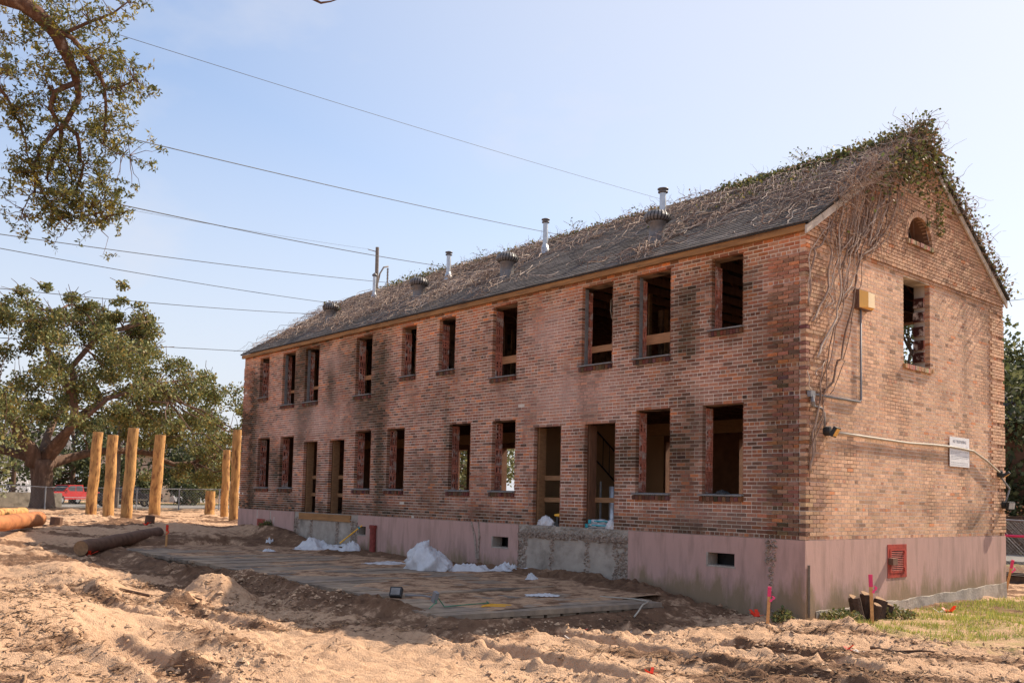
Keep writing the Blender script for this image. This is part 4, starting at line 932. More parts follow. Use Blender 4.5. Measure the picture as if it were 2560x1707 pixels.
# fine tangle on the gable and over the roof
tg = MB()
def wander(p, d, n, step, wob, r, col, keep, sides=3):
    pts = [p]; d = Vector(d).normalized()
    for i in range(n):
        d = (d + Vector((R.gauss(0, wob), R.gauss(0, wob), R.gauss(0, wob*.6)))).normalized(); q = keep(Vector(pts[-1]) + d*step); pts.append(tuple(q))
    tg.tube(pts, [r*(1-.6*i/n) for i in range(n+1)], sides, col, False)
for k in range(120):
    y = R.uniform(.6, 3.6); z = ZT + .638*y*R.uniform(.25, 1.0); col = SCOL[R.randrange(5)]
    wander((.06, y, z), (0, -.35-R.random()*.3, -1), R.randrange(6, 14), .09, .35, R.uniform(.004, .009), col, lambda q: Vector((min(max(q.x, .05), .14), q.y, q.z)))
def dens(x, y):
    t = y/hw                                        # 0 eave .. 1 ridge
    right = math.exp(-((x+.3)/1.6)**2)*.9
    d = .25*0 + .95*max(0, (t-.70)/.3)
    d = max(d, right*(1 if t > .25 else .25))
    d = max(d, .75*(1 if x < -9.3 and t > .30 + .10*math.sin(x*1.3) else .06))
    d = max(d, .55*(1 if -4.2 < x and t > .34 + .12*math.sin(x*2.1) else 0))
    for cx, ct in ((-12.9, .2), (-8.8, .22), (-3.9, .22)): d = max(d, .8*math.exp(-((x-cx)/.35)**2-((t-ct)/.18)**2))
    if -8.6 < x < -4.4 and t < .72: d = min(d, .10)
    return d
cnt = 0
while cnt < 980:
    x, y = R.uniform(-LEN, .1), R.uniform(.05, hw+.05)
    if R.random() > dens(x, y): continue
    cnt += 1
    lift = .015+abs(R.gauss(0, .025)); dirx = R.gauss(-.1, .5)
    keep = lambda q, lift=lift: Vector((min(q.x, .16), max(q.y, -.08), max(q.z, (RZ(q.y) if q.y > 0 else 5.30+.638*q.y)+.012) if abs(q.z-RZ(max(q.y, 0))) < .22 else RZ(max(q.y, 0))+.1))
    c = SCOL[R.randrange(5)]; v = R.uniform(.7, 1.2)
    wander((x, y, RZ(y)+lift), (dirx, -1, -.6), R.randrange(10, 26), .095, .27, R.uniform(.006, .013), tuple(q*v for q in c), keep)
    if R.random() < .9:
        for q2 in range(2): wander((x+R.gauss(0, .12), max(y-R.random()*.9, .05), RZ(max(y-.5, .05))+lift), (R.gauss(0, 1), -.6, -.3), R.randrange(4, 9), .075, .42, R.uniform(.003, .007), tuple(q*v*.85 for q in c), keep)
# shaggy right verge and ridge
for k in range(700):
    x = .13+R.gauss(0, .07); y = R.uniform(.8, hw+.2) if R.random() < .8 else R.uniform(hw, WID-.5); z = RZ(y)+R.gauss(0, .10)
    wander((x, y, z), (R.gauss(.1, .5), R.gauss(-.2, .5), R.gauss(-.3, .6)), R.randrange(5, 9), .08, .5, R.uniform(.004, .008), SCOL[R.randrange(5)], lambda q: q)
for k in range(420):
    x = R.uniform(-18.5, .1); z = RZ(hw)+abs(R.gauss(0, .04))
    wander((x, hw+R.gauss(0, .15), z), (R.gauss(0, .6), R.gauss(0, .5), R.gauss(.5, .5)), R.randrange(3, 7), .06, .5, R.uniform(.003, .006), SCOL[R.randrange(4)], lambda q: q)
tag(tg.build('stem_tangle', M['stem'], VN), kind='stuff')
def leafquads(b, pts, size, cols, flat=0.0, asp=.42):
    for p in pts:
        s = size*R.uniform(.6, 1.25); d = Vector((R.gauss(0, 1), R.gauss(0, 1), R.gauss(0, 1-flat*.7))).normalized(); n = d.orthogonal().normalized(); n.rotate(Matrix.Rotation(R.uniform(0, 6.28), 3, d))
        a = Vector(p); c = cols[R.randrange(len(cols))]; v = R.uniform(.7, 1.25)
        b.add([tuple(a), tuple(a+d*s*.5+n*s*asp), tuple(a+d*s), tuple(a+d*s*.5-n*s*asp)], [(0, 1, 2, 3)], (c[0]*v, c[1]*v, c[2]*v))
VL = [(.12, .14, .045), (.15, .16, .05), (.09, .11, .04), (.22, .19, .055), (.08, .09, .04)]
VD = [(.20, .125, .08), (.24, .15, .09), (.14, .09, .06)]
lv = MB()
def ridge_h(x):   # bushiness of growth along the ridge
    return .05 + .12*ss(-2.9, -.2, np.array([x]))[0] + .10*math.exp(-((x+17)/1.4)**2) + .07*NZ(x, 1.0, .9, 5)*(1 if x < -6.5 or x > -4.6 else .15)
for k in range(9000):
    x = R.uniform(-18.8, .3) if R.random() < .62 else R.uniform(-4.6, .3)
    h = ridge_h(x)
    if -6.4 < x < -4.7 and R.random() < .85: continue
    green = R.random() < (.8 if x > -4.5 or -18.6 < x < -15.3 else .28)
    y = hw+R.gauss(-.05, .2+.2*h); z = RZ(y)+abs(R.gauss(0, h*.62))
    leafquads(lv, [(x, y, z)], .075 if green else .055, VL if green else VD)
for k in range(1350):     # bushy corner over the gable peak and hanging strands
    t = R.random(); y = hw+R.gauss(-.45, .75); x = .14+abs(R.gauss(0, .12)); z = RZ(y)+R.gauss(-.22, .20)-(.35*R.random()**2 if t < .35 else 0)
    leafquads(lv, [(x, y, z)], .075, VL if R.random() < .75 else VD)
for (y, z0, z1) in ((4.25, 7.2, 6.0), (4.7, 7.0, 6.05), (4.75, 6.6, 5.95), (3.9, 7.2, 6.45), (3.55, 7.1, 6.5)):
    for k in range(60): t = R.random(); leafquads(lv, [(.1+R.gauss(0, .03), y+R.gauss(0, .06), z0+(z1-z0)*t)], .07, VL)
for k in range(1300):     # rear verge
    y = R.uniform(hw, WID+.1); x = .13+R.gauss(0, .10); z = RZ(y)+abs(R.gauss(0, .05+.05*NZ(y, 2, 2.0, 3)))-.03
    leafquads(lv, [(x, y, z)], .065, VL if R.random() < .55 else VD)
for k in range(900): x = -2.5+R.gauss(0, 1.2); y = hw*R.uniform(.55, 1); leafquads(lv, [(min(x, .2), y, RZ(y)+abs(R.gauss(0, .09)))], .06, VL+VD)
for k in range(260): a = R.uniform(0, 6.28); leafquads(lv, [(-17.7+.3*math.cos(a)*R.random(), 1.2+.3*math.sin(a)*R.random(), RZ(1.2)+R.uniform(.4, .62))], .06, VD+VL[:1])
tag(lv.build('leaves', M['leafvine'], VN), kind='stuff')
sp = MB()
for k in range(26):
    x = R.choice([-.1, -.6, -1.2, -2.5, -9.5, -13.6, -16.2, .1, .2, -.3, -7.2]); z = RZ(hw)+.1
    pts = [(x, hw, z)]; d = Vector((R.gauss(0, .5), R.gauss(0, .3), 1))
    for i in range(5): d += Vector((R.gauss(0, .3), R.gauss(0, .3), -.15)); pts.append(tuple(Vector(pts[-1])+d.normalized()*.08))
    sp.tube(pts, .005, 3, SCOL[2], False)
    leafquads(lv if False else sp, pts[1:], .06, VL)
tag(sp.build('sprigs', M['leafvine'], VN), kind='stuff')

# ------------------------------------------------------------------ timber mats in front of the building
MATL = ['timber mat at the far end, beside the dark log', 'second timber mat from the far end', 'third timber mat from the far end', 'fourth timber mat from the far end', 'timber mat between the white plastic bag and the front edge', 'timber mat with yellow board ends beside the low corner mat']
def timber_mat(x0, y0, z, rz, label, n=8, ln=4.35, w_=.3, slots=False):
    g = empty('timber_mat', (x0, y0, z-.2), rz, label, 'timber mat', 'timber mats laid along the long wall')
    for i in range(n):
        v = R.uniform(.75, 1.25); c = (.215*v, .17*v, .135*v); e0, e1 = R.uniform(-.05, .03), R.uniform(-.06, .05); dz = R.uniform(-.008, .006)
        b = MB(); b.box(i*w_+.008, (i+1)*w_-.008, e0, ln+e1, .125+dz, .2+dz, c); b.build('plank', M['mat'], g, local=True)
        b = MB(); yl = R.random() < .14; c2 = (.30, .20, .08) if yl else (.10*v, .075*v, .055*v)
        b.box(i*w_+.012, (i+1)*w_-.012, e0+.02, ln+e1-.03, -.06, .055, c2); b.build('bottom_plank', M['mat'], g, local=True)
    for j in range(14):
        y = .05+j*.31; v = R.uniform(.7, 1.2); b = MB(); b.box(.02, n*w_-.03, y, y+.25, .056, .124, (.12*v, .095*v, .07*v)); b.build('cross_plank', M['mat'], g, local=True)
for i, l in enumerate(MATL):
    x0 = -18.95+i*2.425; timber_mat(x0, -4.92-.055*i*.9+R.uniform(-.12, .08), -1.045+R.uniform(-.012, .012), -.02, l)
timber_mat(-4.45, -5.28, -1.10, -.12, 'low timber mat nearest the corner with slotted edge', 7, 4.3)

b = MB(); xs_ = np.arange(-18.8, -2.35, .09); ys_ = np.arange(-5.05, -.55, .09); X_, Y_ = np.meshgrid(xs_, ys_)
Zd = -1.047 + .075*(fbm(X_*.7, Y_*.7, 7, 4, .6)-.50) + .05*ss(-1.9, -.7, Y_) + .02*(fbm(X_*4, Y_*4, 8, 3)-.5) - .05*ss(-4.6, -4.2, X_)*(1-.0) - .03*ss(-4.3, -5.0, Y_)
nx_, ny_ = len(xs_), len(ys_); V_ = np.stack([X_.ravel(), Y_.ravel(), Zd.ravel()], 1).tolist(); F_ = []; zf_ = Zd
for j in range(ny_-1):
    for i in range(nx_-1):
        top = -1.065 if xs_[i] < -4.45 else -1.115
        if max(zf_[j, i], zf_[j+1, i], zf_[j, i+1], zf_[j+1, i+1]) < top: continue
        a = j*nx_+i; F_.append((a, a+1, a+nx_+1, a+nx_))
b.add(V_, F_, (.52, 0, 0)); tag(b.build('sand_drift', M['sand'], smooth=True), 'thin sand and soil spread over the timber mats', 'sand', kind='stuff')
# ------------------------------------------------------------------ piles, logs, stakes
def pile(x, y, h, d, label, lean=(0, 0)):
    z = gz(x, y)-.15; h += .15; g = empty('timber_pile', (x, y, z), 0, label, 'timber pile', 'upright timber piles')
    b = MB(); n = 9; pts = [(x+lean[0]*i/n+.012*math.sin(i*1.7), y+lean[1]*i/n+.012*math.cos(i*1.3), z+h*i/n) for i in range(n+1)]
    b.tube(pts, [d/2*(1.04-.07*i/n+.015*math.sin(i*2.1+x)) for i in range(n+1)], 18); b.build('shaft', M['pile'], g, smooth=False)
    p = pts[-1]; b = MB(); b.lathe([(d/2*.955, 0), (d/2*.93, .012), (.001, .014)], 18, c=(p[0], p[1], p[2])); b.build('top', M['endgrain'], g)
for a in ((-32.20, -1.57, 3.45, .42, 'tall pile farthest left, beside the oak trunk', (.12, .1)), (-29.44, -1.72, 3.20, .41, 'tall pile second from the left', (.02, .03)), (-25.62, -2.28, 3.24, .38, 'tall nearest pile, third from the left', (.1, .08)),
          (-31.91, .94, 3.45, .46, 'stout tall pile right of the other three on the left', (.1, .08)), (-32.20, 3.53, 1.08, .43, 'short stub of a pile standing alone', (0, 0)), (-32.4, 4.3, 3.15, .34, 'tall pile half hidden behind the pile at the building corner', (0, 0)), (-26.5, 2.12, 3.56, .34, 'tall pile just left of the building corner', (0, .02))): pile(*a)
def log(p0, p1, d, m_, label, name='log'):
    b = MB(); n = 10; P0, P1 = Vector(p0), Vector(p1); pts = [tuple(P0.lerp(P1, i/n)+Vector((0, 0, .01*math.sin(i*1.9)))) for i in range(n+1)]
    b.tube(pts, [d/2*(1+.03*math.sin(i*2.3)+.06*(1-i/n)) for i in range(n+1)], 18, cap=False); c = P0.lerp(P1, .5); g = empty(name, (c.x, c.y, c.z-d/2), 0, label, 'log'); b.build('trunk', M[m_], g, smooth=True)
    for q, s in ((0, -1), (n, 1)):
        b = MB(); P = Vector(pts[q]); ax = (P1-P0).normalized()*s*.004; b.tube([tuple(P-ax*3), tuple(P+ax)], d/2*(1.04 if q == 0 else .97), 18); b.build('cut_end', M['endgrain'], g)
za = gz(-16.5, -6.4); zb = gz(-19.6, -3.4)
log((-16.55, -6.3, za+.19), (-20.1, -3.1, zb+.12), .36, 'darklog', 'dark weathered log lying in the shade near the mats')
log((-23.2, -5.7, gz(-23.2, -5.7)+.28), (-19.6, -8.1, gz(-23.2, -5.7)+.20), .44, 'redlog', 'reddish peeled log at the left edge, in front of the tan one')
log((-31.6, -4.2, gz(-31.6, -4.2)+.15), (-28.5, -6.6, gz(-31.6, -4.2)+.14), .34, 'pile', 'tan log lying behind the reddish one at the left edge')
def block(x, y, s, rz, label, h):
    z = gz(x, y); b = MB(); b.lathe([(s*.5, -.15), (s*.52, .0), (s*.5, h), (.001, h+.005)], 8, c=(0, 0, 0)); o = b.build('wood_block', M['endgrain'] if False else M['darklog'], None, (0, 0, 0), label=label, cat='wood block'); o.location = (x, y, z); o.rotation_euler = (R.uniform(-.06, .06), R.uniform(-.1, .1), rz)
block(-24.15, -4.95, .38, .3, 'short cut stump of timber behind the dark log, left', .26); block(-22.6, -2.5, .32, .8, 'short cut timber beside the ribboned stake', .28)
block(-25.4, -4.6, .22, .8, 'small offcut between the reddish log and the cut stump', .1)
def stake(x, y, h, label, ribbon='pink', lean=(0, 0), wd=.045, band=(.72, 1.0), flag=True):
    z = gz(x, y)-.05; g = empty('survey_stake', (x, y, z), 0, label, 'stake', 'wooden survey stakes')
    T = Matrix.Translation((x, y, z)) @ Matrix.Rotation(lean[0], 4, 'X') @ Matrix.Rotation(lean[1], 4, 'Y') @ Matrix.Rotation(.7, 4, 'Z')
    b = MB(); b.box(-wd/2, wd/2, -.012, .012, 0, h, M=T); b.build('shaft', M['stake'], g)
    b = MB(); b.box(-wd/2-.004, wd/2+.004, -.016, .016, h*band[0]+.05*h, h+.006, M=T); b.build('ribbon', M[ribbon], g)
    if flag:
        b = MB(); P = [T @ Vector((wd/2+.004+.03*math.sin(i*1.3), -.02-.01*i, h*band[0]+.08*h-.035*i*h)) for i in range(5)]
        for i in range(4): b.poly([tuple(P[i]), tuple(P[i]+Vector((.03, .02, -.005))), tuple(P[i+1]+Vector((.03, .02, -.005))), tuple(P[i+1])])
        b.build('ribbon_tail', M[ribbon], g)
stake(-.03, -1.0, .62, 'stake with pink ribbon at the shaded near corner of the building', lean=(0, .06)); stake(.72, .8, .83, 'stake with pink ribbon beside the tree stump', lean=(0, -.04), wd=.05)
stake(-18.2, -3.55, .78, 'stake with red ribbon beside the dark log', 'redflag', wd=.055, lean=(0, .05)); stake(-.42, 9.0, .82, 'leaning stake with pink ribbon behind the right gable corner', lean=(-.0, .22), wd=.05)
stake(-37.0, 6.2, .5, 'small far stake with red ribbon near the pile stub', 'redflag', wd=.06)
def flagbit(x, y, m_, label, s=.07, n=5, h=.1):
    z = gz(x, y); b = MB()
    for k in range(n):
        a = R.uniform(0, 6.28); d = Vector((math.cos(a), math.sin(a), R.uniform(.1, .9))).normalized(); q = d.cross(Vector((0, 0, 1))).normalized()*s*.22; p = Vector((x, y, z+.005))+q*R.uniform(-1, 1); e = p+d*s*R.uniform(.7, 1.4); e.z = max(e.z, z+.02)
        b.poly([tuple(p-q), tuple(p+q), tuple(e+q*.8), tuple(e-q*.8)])
    return b.build('marker_ribbon', M[m_], None, (x, y, z), label=label, cat='marker')
for x, y, m_, l, s in ((-.42, -.72, 'redflag', 'red pin flag beside the stake at the shaded corner', .16), (1.45, -5.45, 'redflag', 'torn pink red ribbon on bright sand at the bottom', .09), (-1.05, -4.0, 'redflag', 'red ribbon scrap near the edge of the building shadow', .09), (.62, 3.75, 'redflag', 'red ribbon scrap on the grass below the gable', .17),
                    (2.0, -2.3, 'redflag', 'limp red ribbon on the sand in front of the stump', .11), (-16.6, -6.1, 'redflag', 'red ribbon tied near the end of the dark log', .2), (-22.2, -2.75, 'redflag', 'red scrap beside the cut timber', .16), (-34.5, 1.9, 'redflag', 'red marker on the far sand between the piles', .2), (2.05, -2.05, 'plastic', 'white pin flag in front of the stump', .10), (-.9, -3.3, 'plastic', 'white pin flag in the building shadow near the corner', .13), (-.35, -4.9, 'plastic', 'white pin flag on the shadow edge', .09), (.55, 3.55, 'plastic', 'white scrap beside the red ribbon on the grass', .12)): flagbit(x, y, m_, l, s)

# ------------------------------------------------------------------ plastic, tools, cords on the mats
DZ = -1.04
crumple('plastic_bag', -8.45, -1.35, DZ, .58, .36, .46, 'plastic', 'big crumpled translucent white plastic bag on the mats', 'plastic bag', 4, 18)
def drape(name, x0, y0, lx, ly, z, amp, seed, label, rz=0, m_='plastic', taper=.0):
    b = MB(); nx, ny = 60, 30; P = []; F = []; rg = lambda q: 1-abs(math.sin(q))
    for i in range(nx+1):
        for j in range(ny+1):
            u, v = i/nx-.5, j/ny-.5; e = (1-abs(2*u)**3)*(1-abs(2*v)**3); wdt = 1-taper*abs(2*u)
            p = rot((u*lx+.03*math.sin(v*9+seed), v*ly*wdt*(1+.15*math.sin(u*9+seed)), amp*e**.6*(1.7*max(0, NZ(u*lx+seed, v*ly, 1.7, seed)-.30))+.40*amp*rg(u*7+v*6+seed+1.4*NZ(u*3+seed, v*3, 1.5, seed+1))*e+.18*amp*rg(u*15-v*11+seed)*e+.012*math.sin(u*40+v*23)*.6+.006), rz); P.append((x0+p[0], y0+p[1], z+max(p[2], .004)))
    for i in range(nx):
        for j in range(ny): a = i*(ny+1)+j; F.append((a, a+ny+1, a+ny+2, a+1))
    b.add(P, F); b.build(name, M[m_], None, (x0, y0, z), True, label=label, cat='plastic sheet', group='white plastic sheets by the wall')
drape('plastic_sheet', -9.9, -1.25, 1.5, .45, DZ, .05, 2, 'flat white plastic strip left of the big plastic bag', .75)
drape('plastic_sheet', -7.55, -.85, .95, .45, DZ, .18, 6, 'crumpled white sheet just right of the big plastic bag', .7)
drape('plastic_sheet', -7.0, -.28, .55, .4, DZ+.05, .27, 8, 'small puffed white bag against the pink wall', .7)
drape('plastic_sheet', -6.75, -.16, 1.3, .3, DZ+.04, .08, 12, 'white sheet trailing right along the foot of the wall', .9)
drape('plastic_sheet', -14.6, -.55, 1.7, .9, -1.0, .38, 5, 'white sheet heaped at the shovel below the far vent', .5, taper=.5)
drape('plastic_sheet', -13.35, -.4, .6, .4, -.98, .25, 15, 'small white sheet end beside the rusty downpipe', .5)
drape('plastic_sheet', -17.4, -.75, .22, .2, -1.02, .22, 25, 'tiny crumpled plastic piece by the far plinth', .5)
drape('plastic_sheet', -5.35, -1.1, .2, .16, DZ, .14, 35, 'white paper cup sized scrap on the mats', .3)
drape('plastic_sheet', -3.5, -2.5, .55, .3, -1.09, .05, 45, 'flat shredded white scrap on the low mat', .9)
drape('plastic_sheet', -15.1, -1.9, .3, .2, DZ, .08, 55, 'grey white scrap on the far mats', .9)
g_ = empty('shovel', (-13.45, -.6, -.8), 0, 'yellow handled tool leaning on the wall by the far vent', 'tool')
b = MB(); b.tube([(-13.55, -.62, -.75), (-13.3, -.1, -.27)], .02, 8); b.build('handle', M['yellow'], g_); b = MB(); b.tube([(-13.345, -.19, -.35), (-13.325, -.15, -.32)], .024, 8); b.build('grip_tape', M['teal'], g_)
b = MB(); b.tube([(-8.3, -.85, -.98), (-7.85, -.55, -.985)], .018, 8); b.build('tool_handle', M['yellow'], None, (-8.1, -.7, -1.0), label='yellow handle lying between the bag and the sheets', cat='tool')
g_ = empty('work_light', (-3.5, -5.5, gz(-3.5, -5.5)), 0, 'black work light lying by the low mat', 'work light'); zf = gz(-3.5, -5.5)
T = Matrix.Translation((-3.5, -5.5, zf+.12)) @ Matrix.Rotation(.7, 4, 'Z') @ Matrix.Rotation(-.5, 4, 'X')
b = MB(); b.box(-.09, .09, -.045, .05, -.075, .075, M=T); b.build('head', M['black'], g_); b = MB(); b.box(-.07, .07, -.05, -.0455, -.055, .055, M=T); b.build('lens', M['sill'], g_)
b = MB(); b.tube([(-3.4, -5.4, zf+.08), (-3.1, -5.3, zf+.1), (-2.95, -5.25, zf+.09)], .014, 7); b.build('arm', M['conduit'], g_); b = MB(); T2 = Matrix.Translation((-2.85, -5.25, zf+.1)) @ Matrix.Rotation(.4, 4, 'Y'); b.box(-.04, .04, -.03, .03, -.08, .08, M=T2); b.build('socket_box', M['conduit'], g_)
b = MB(); b.tube([(-2.85, -5.25, zf+.15), (-2.95, -5.0, -1.07), (-3.1, -4.7, -1.085), (-3.12, -4.35, -1.085), (-3.12, -4.0, -1.085), (-3.3, -3.9, -1.085)], .007, 6); b.build('extension_cord', M['green'], None, (-3.0, -4.7, -1.09), label='green cord trailing onto the low mat', cat='cord')
b = MB(); b.tube([(-2.85, -5.25, zf+.06), (-2.6, -5.4, zf+.05), (-2.4, -5.6, zf+.06), (-2.3, -5.75, zf+.02)], .007, 6); b.build('cord', M['green'], None, (-2.5, -5.5, zf), label='green cord end curling off the low mat onto the soil', cat='cord')
b = MB(); b.tube([(-2.75, -4.45, -1.08), (-2.85, -4.2, -1.08), (-2.7, -3.9, -1.08), (-2.95, -4.1, -1.08), (-2.8, -4.4, -1.075), (-2.6, -4.1, -1.08)], .007, 6); b.build('cord', M['yellow'], None, (-2.75, -4.2, -1.09), label='yellow cord loops on the low mat', cat='cord')
b = MB(); b.tube([(-2.9, -1.7, -1.085), (-2.3, -1.5, -1.08), (-1.85, -1.65, -1.07), (-1.72, -1.95, -1.09), (-1.6, -2.2, -1.18), (-1.5, -2.4, gz(-1.5, -2.4)+.02)], .014, 7); b.build('hose', M['hose'], None, (-2, -1.9, -1.2), True, label='pale hose curling over the slotted edge of the low mat', cat='hose')
# ------------------------------------------------------------------ tree stump and weeds at the gable
g_ = empty('tree_stump', (.38, 1.2, gz(.38, 1.2)), 0, 'charred looking cut stump with several stems at the gable foot', 'tree stump'); zst = gz(.38, 1.2)
for dx, dy, h, r_, ln in ((0, -.18, .36, .10, (-.05, -.08)), (-.02, .05, .40, .11, (.02, .0)), (.05, .25, .30, .12, (.05, .1)), (.1, .42, .2, .08, (.05, .12)), (.12, -.02, .25, .08, (.1, .02))):
    b = MB(); pts = [(.38+dx+ln[0]*t, 1.2+dy+ln[1]*t, zst-.08+(h+.08)*t) for t in (0, .3, .6, .9, 1.0)]; b.tube(pts, [r_*1.25, r_*1.05, r_, r_*.98, r_*.95], 9); b.build('stem', M['stump'], g_)
    b = MB(); p = Vector(pts[-1]); b.tube([tuple(p+Vector((0, 0, -.001))), tuple(p+Vector((.004, 0, .006)))], r_*.9, 9); b.build('cut_top', M['endgrain'], g_)
for x, y, rr, l in ((.35, .5, .35, 'leafy weed clump between the corner bar and the stump'), (-.12, -.45, .22, 'dark weeds at the shaded corner foot'), (.55, 1.85, .35, 'leafy weed clump right of the stump'), (-18.9, -.12, .3, 'dark weed tuft at the far plinth')):
    z = gz(x, y); b = MB()
    for k in range(int(420*rr/.35)):
        a, r_ = R.uniform(0, 6.28), rr*R.random()**.6; leafquads(b, [(x+r_*math.cos(a)*(.6 if x < 0 else 1), y+r_*math.sin(a), z+R.uniform(.0, .22)*(1-r_/rr*.6))], .06, [(.13, .15, .05), (.19, .17, .06), (.10, .12, .045), (.24, .18, .08)])
    b.build('weeds', M['leafvine'], None, (x, y, z), label=l, cat='weeds')
# grass
gb = MB(); n = 0
xs_ = NR.uniform(-.1, 5.2, 60000); ys_ = NR.uniform(-.5, 12, 60000); nn = fbm(xs_*.9, ys_*.9, 15, 3)
edge = ys_+.35*xs_-.25+.9*(nn-.5)
zz_ = gheight(xs_, ys_)
for i in range(60000):
    if xs_[i]-.03*ys_[i] < .03 or edge[i] < R.uniform(-.25, .55) or xs_[i] > 1.2+.42*ys_[i]+1.3: continue
    if NZ(xs_[i], ys_[i], 1.6, 18) < R.uniform(.34, .60): continue
    n += 1
    if n > 24000: break
    h = R.uniform(.025, .10); a = R.uniform(0, 6.28); d = Vector((math.cos(a), math.sin(a), 0))*.007; l = Vector((R.gauss(0, .025), R.gauss(0, .025), h)); p = Vector((xs_[i], ys_[i], zz_[i]-.004)); v = R.uniform(.75, 1.3)
    c = R.choice([(.40, .38, .09), (.30, .34, .07), (.46, .40, .12), (.22, .28, .06)]); gb.add([tuple(p-d), tuple(p+d), tuple(p+l)], [(0, 1, 2)], tuple(q*v for q in c))
gb.build('grass', M['grass'], kind='stuff', label='yellow green grass strip below the gable', cat='grass')
# ------------------------------------------------------------------ clods, twigs and dry mulch on the sand
clod_v = [(0, 0, 1), (.9, 0, .1), (.2, .9, .15), (-.8, .5, .1), (-.7, -.6, .1), (.3, -.9, .12)]
cb = MB(); tb = MB()
N_ = 46000; px = NR.uniform(-12, 5, N_); py_ = NR.uniform(-12, 3, N_); pz = gheight(px, py_); dn = np.maximum(fbm((px*.85+py_*.52)*.28+4, (-px*.52+py_*.85)*1.0+2, 91, 4, .62), .62*mound(px, py_, -2.5, -8.72, 2.0, .34, 1.0, 1.1, .03)); cn = fbm(px*.9, py_*.9, 52, 3)
nc = nt_ = 0
for i in range(N_):
    x, y, z = px[i], py_[i], pz[i]
    if -19 < x < -1.6 and -5.35 < y < 9: continue
    if x > -.1 and y > .1: continue
    if cn[i] > R.uniform(.42, .75) and nc < 9000:
        nc += 1; s = R.uniform(.010, .036)*(2.0 if R.random() < .07 else 1); a = R.uniform(0, 6.28); sx_, sy_, sz_ = R.uniform(.7, 1.3), R.uniform(.7, 1.3), R.uniform(.5, 1.0)
        V = [rot((q[0]*s*sx_*R.uniform(.8, 1.2), q[1]*s*sy_*R.uniform(.8, 1.2), (q[2]*sz_-.15)*s), a) for q in clod_v]; cb.add([(x+q[0], y+q[1], z+q[2]) for q in V], [(0, 1, 2), (0, 2, 3), (0, 3, 4), (0, 4, 5), (0, 5, 1)])
    if dn[i] > R.uniform(.42, .66) and nt_ < 21000:
        nt_ += 1
        for rep_ in range(2):
            l = R.uniform(.025, .12)*(2 if R.random() < .05 else 1); a = R.uniform(0, 6.28); d = Vector((math.cos(a)*l, math.sin(a)*l, R.uniform(-.1, .35)*l)); w2 = Vector((-math.sin(a), math.cos(a), 0))*R.uniform(.004, .012); p = Vector((x+R.uniform(-.05, .05), y+R.uniform(-.05, .05), z+.006)); c = R.choice([(.17, .09, .05), (.11, .06, .035), (.25, .14, .07), (.30, .18, .10), (.07, .045, .03), (.13, .075, .045)])
            tb.add([tuple(p-w2), tuple(p+w2), tuple(p+d+w2), tuple(p+d-w2), tuple(p+d*.5+Vector((0, 0, .006)))], [(0, 1, 4), (1, 2, 4), (2, 3, 4), (3, 0, 4)], c)
cb.build('sand_clods', M['sandobj'], kind='stuff', label='loose sand clods scattered over the ground', cat='clods'); tb.build('mulch', M['twig'], kind='stuff', label='dry twigs and mulch scattered over the sand', cat='mulch')
def root(pts, r_, label):
    P = []
    for (x, y) in pts: P.append((x, y, gz(x, y)+r_*.8))
    b = MB(); b.tube(P, [r_*(1-.5*i/len(P)) for i in range(len(P))], 6, (.10, .055, .035)); b.build('root', M['twig'], None, P[0], label=label, cat='root')
root([(2.0, -1.7), (2.3, -1.55), (2.6, -1.5), (2.9, -1.25)], .02, 'dark root lying on the sand in front of the stump'); root([(3.4, -.2), (3.3, -.1), (3.35, .05), (3.2, .1)], .018, 'pale forked twig on the sand at the right')
root([(-8.2, -8.0), (-7.5, -7.6), (-6.9, -7.55), (-6.4, -7.3)], .03, 'long dark root on the sand beside the spoil heaps'); root([(-3.6, -9.1), (-3.3, -9.15), (-3.1, -9.3)], .012, 'short dark stick in front of the big sand heap')

# ------------------------------------------------------------------ trees
OAK = [(.165, .18, .065), (.20, .21, .075), (.13, .145, .055), (.25, .22, .08), (.105, .12, .05), (.30, .22, .07)]
def cloud(b, c, r, n, size, cols, sq=(1, 1, .7)):
    for i in range(n):
        while True:
            d = Vector((R.gauss(0, 1), R.gauss(0, 1), R.gauss(0, 1)))
            if d.length > .01: break
        d.normalize(); t = R.random()**.45; p = Vector(c)+Vector((d.x*r*t*sq[0], d.y*r*t*sq[1], d.z*r*t*sq[2])); leafquads(b, [p], size, cols, asp=.36)
def branch(b, p0, p1, r0, r1, wob=.12, n=6):
    P0, P1 = Vector(p0), Vector(p1); L = (P1-P0).length; pts = []
    for i in range(n+1):
        t = i/n; o = Vector((R.gauss(0, 1), R.gauss(0, 1), R.gauss(0, .7)))*wob*L*.25*math.sin(math.pi*t); pts.append(tuple(P0.lerp(P1, t)+o))
    b.tube(pts, [r0+(r1-r0)*i/n for i in range(n+1)], 7); return pts
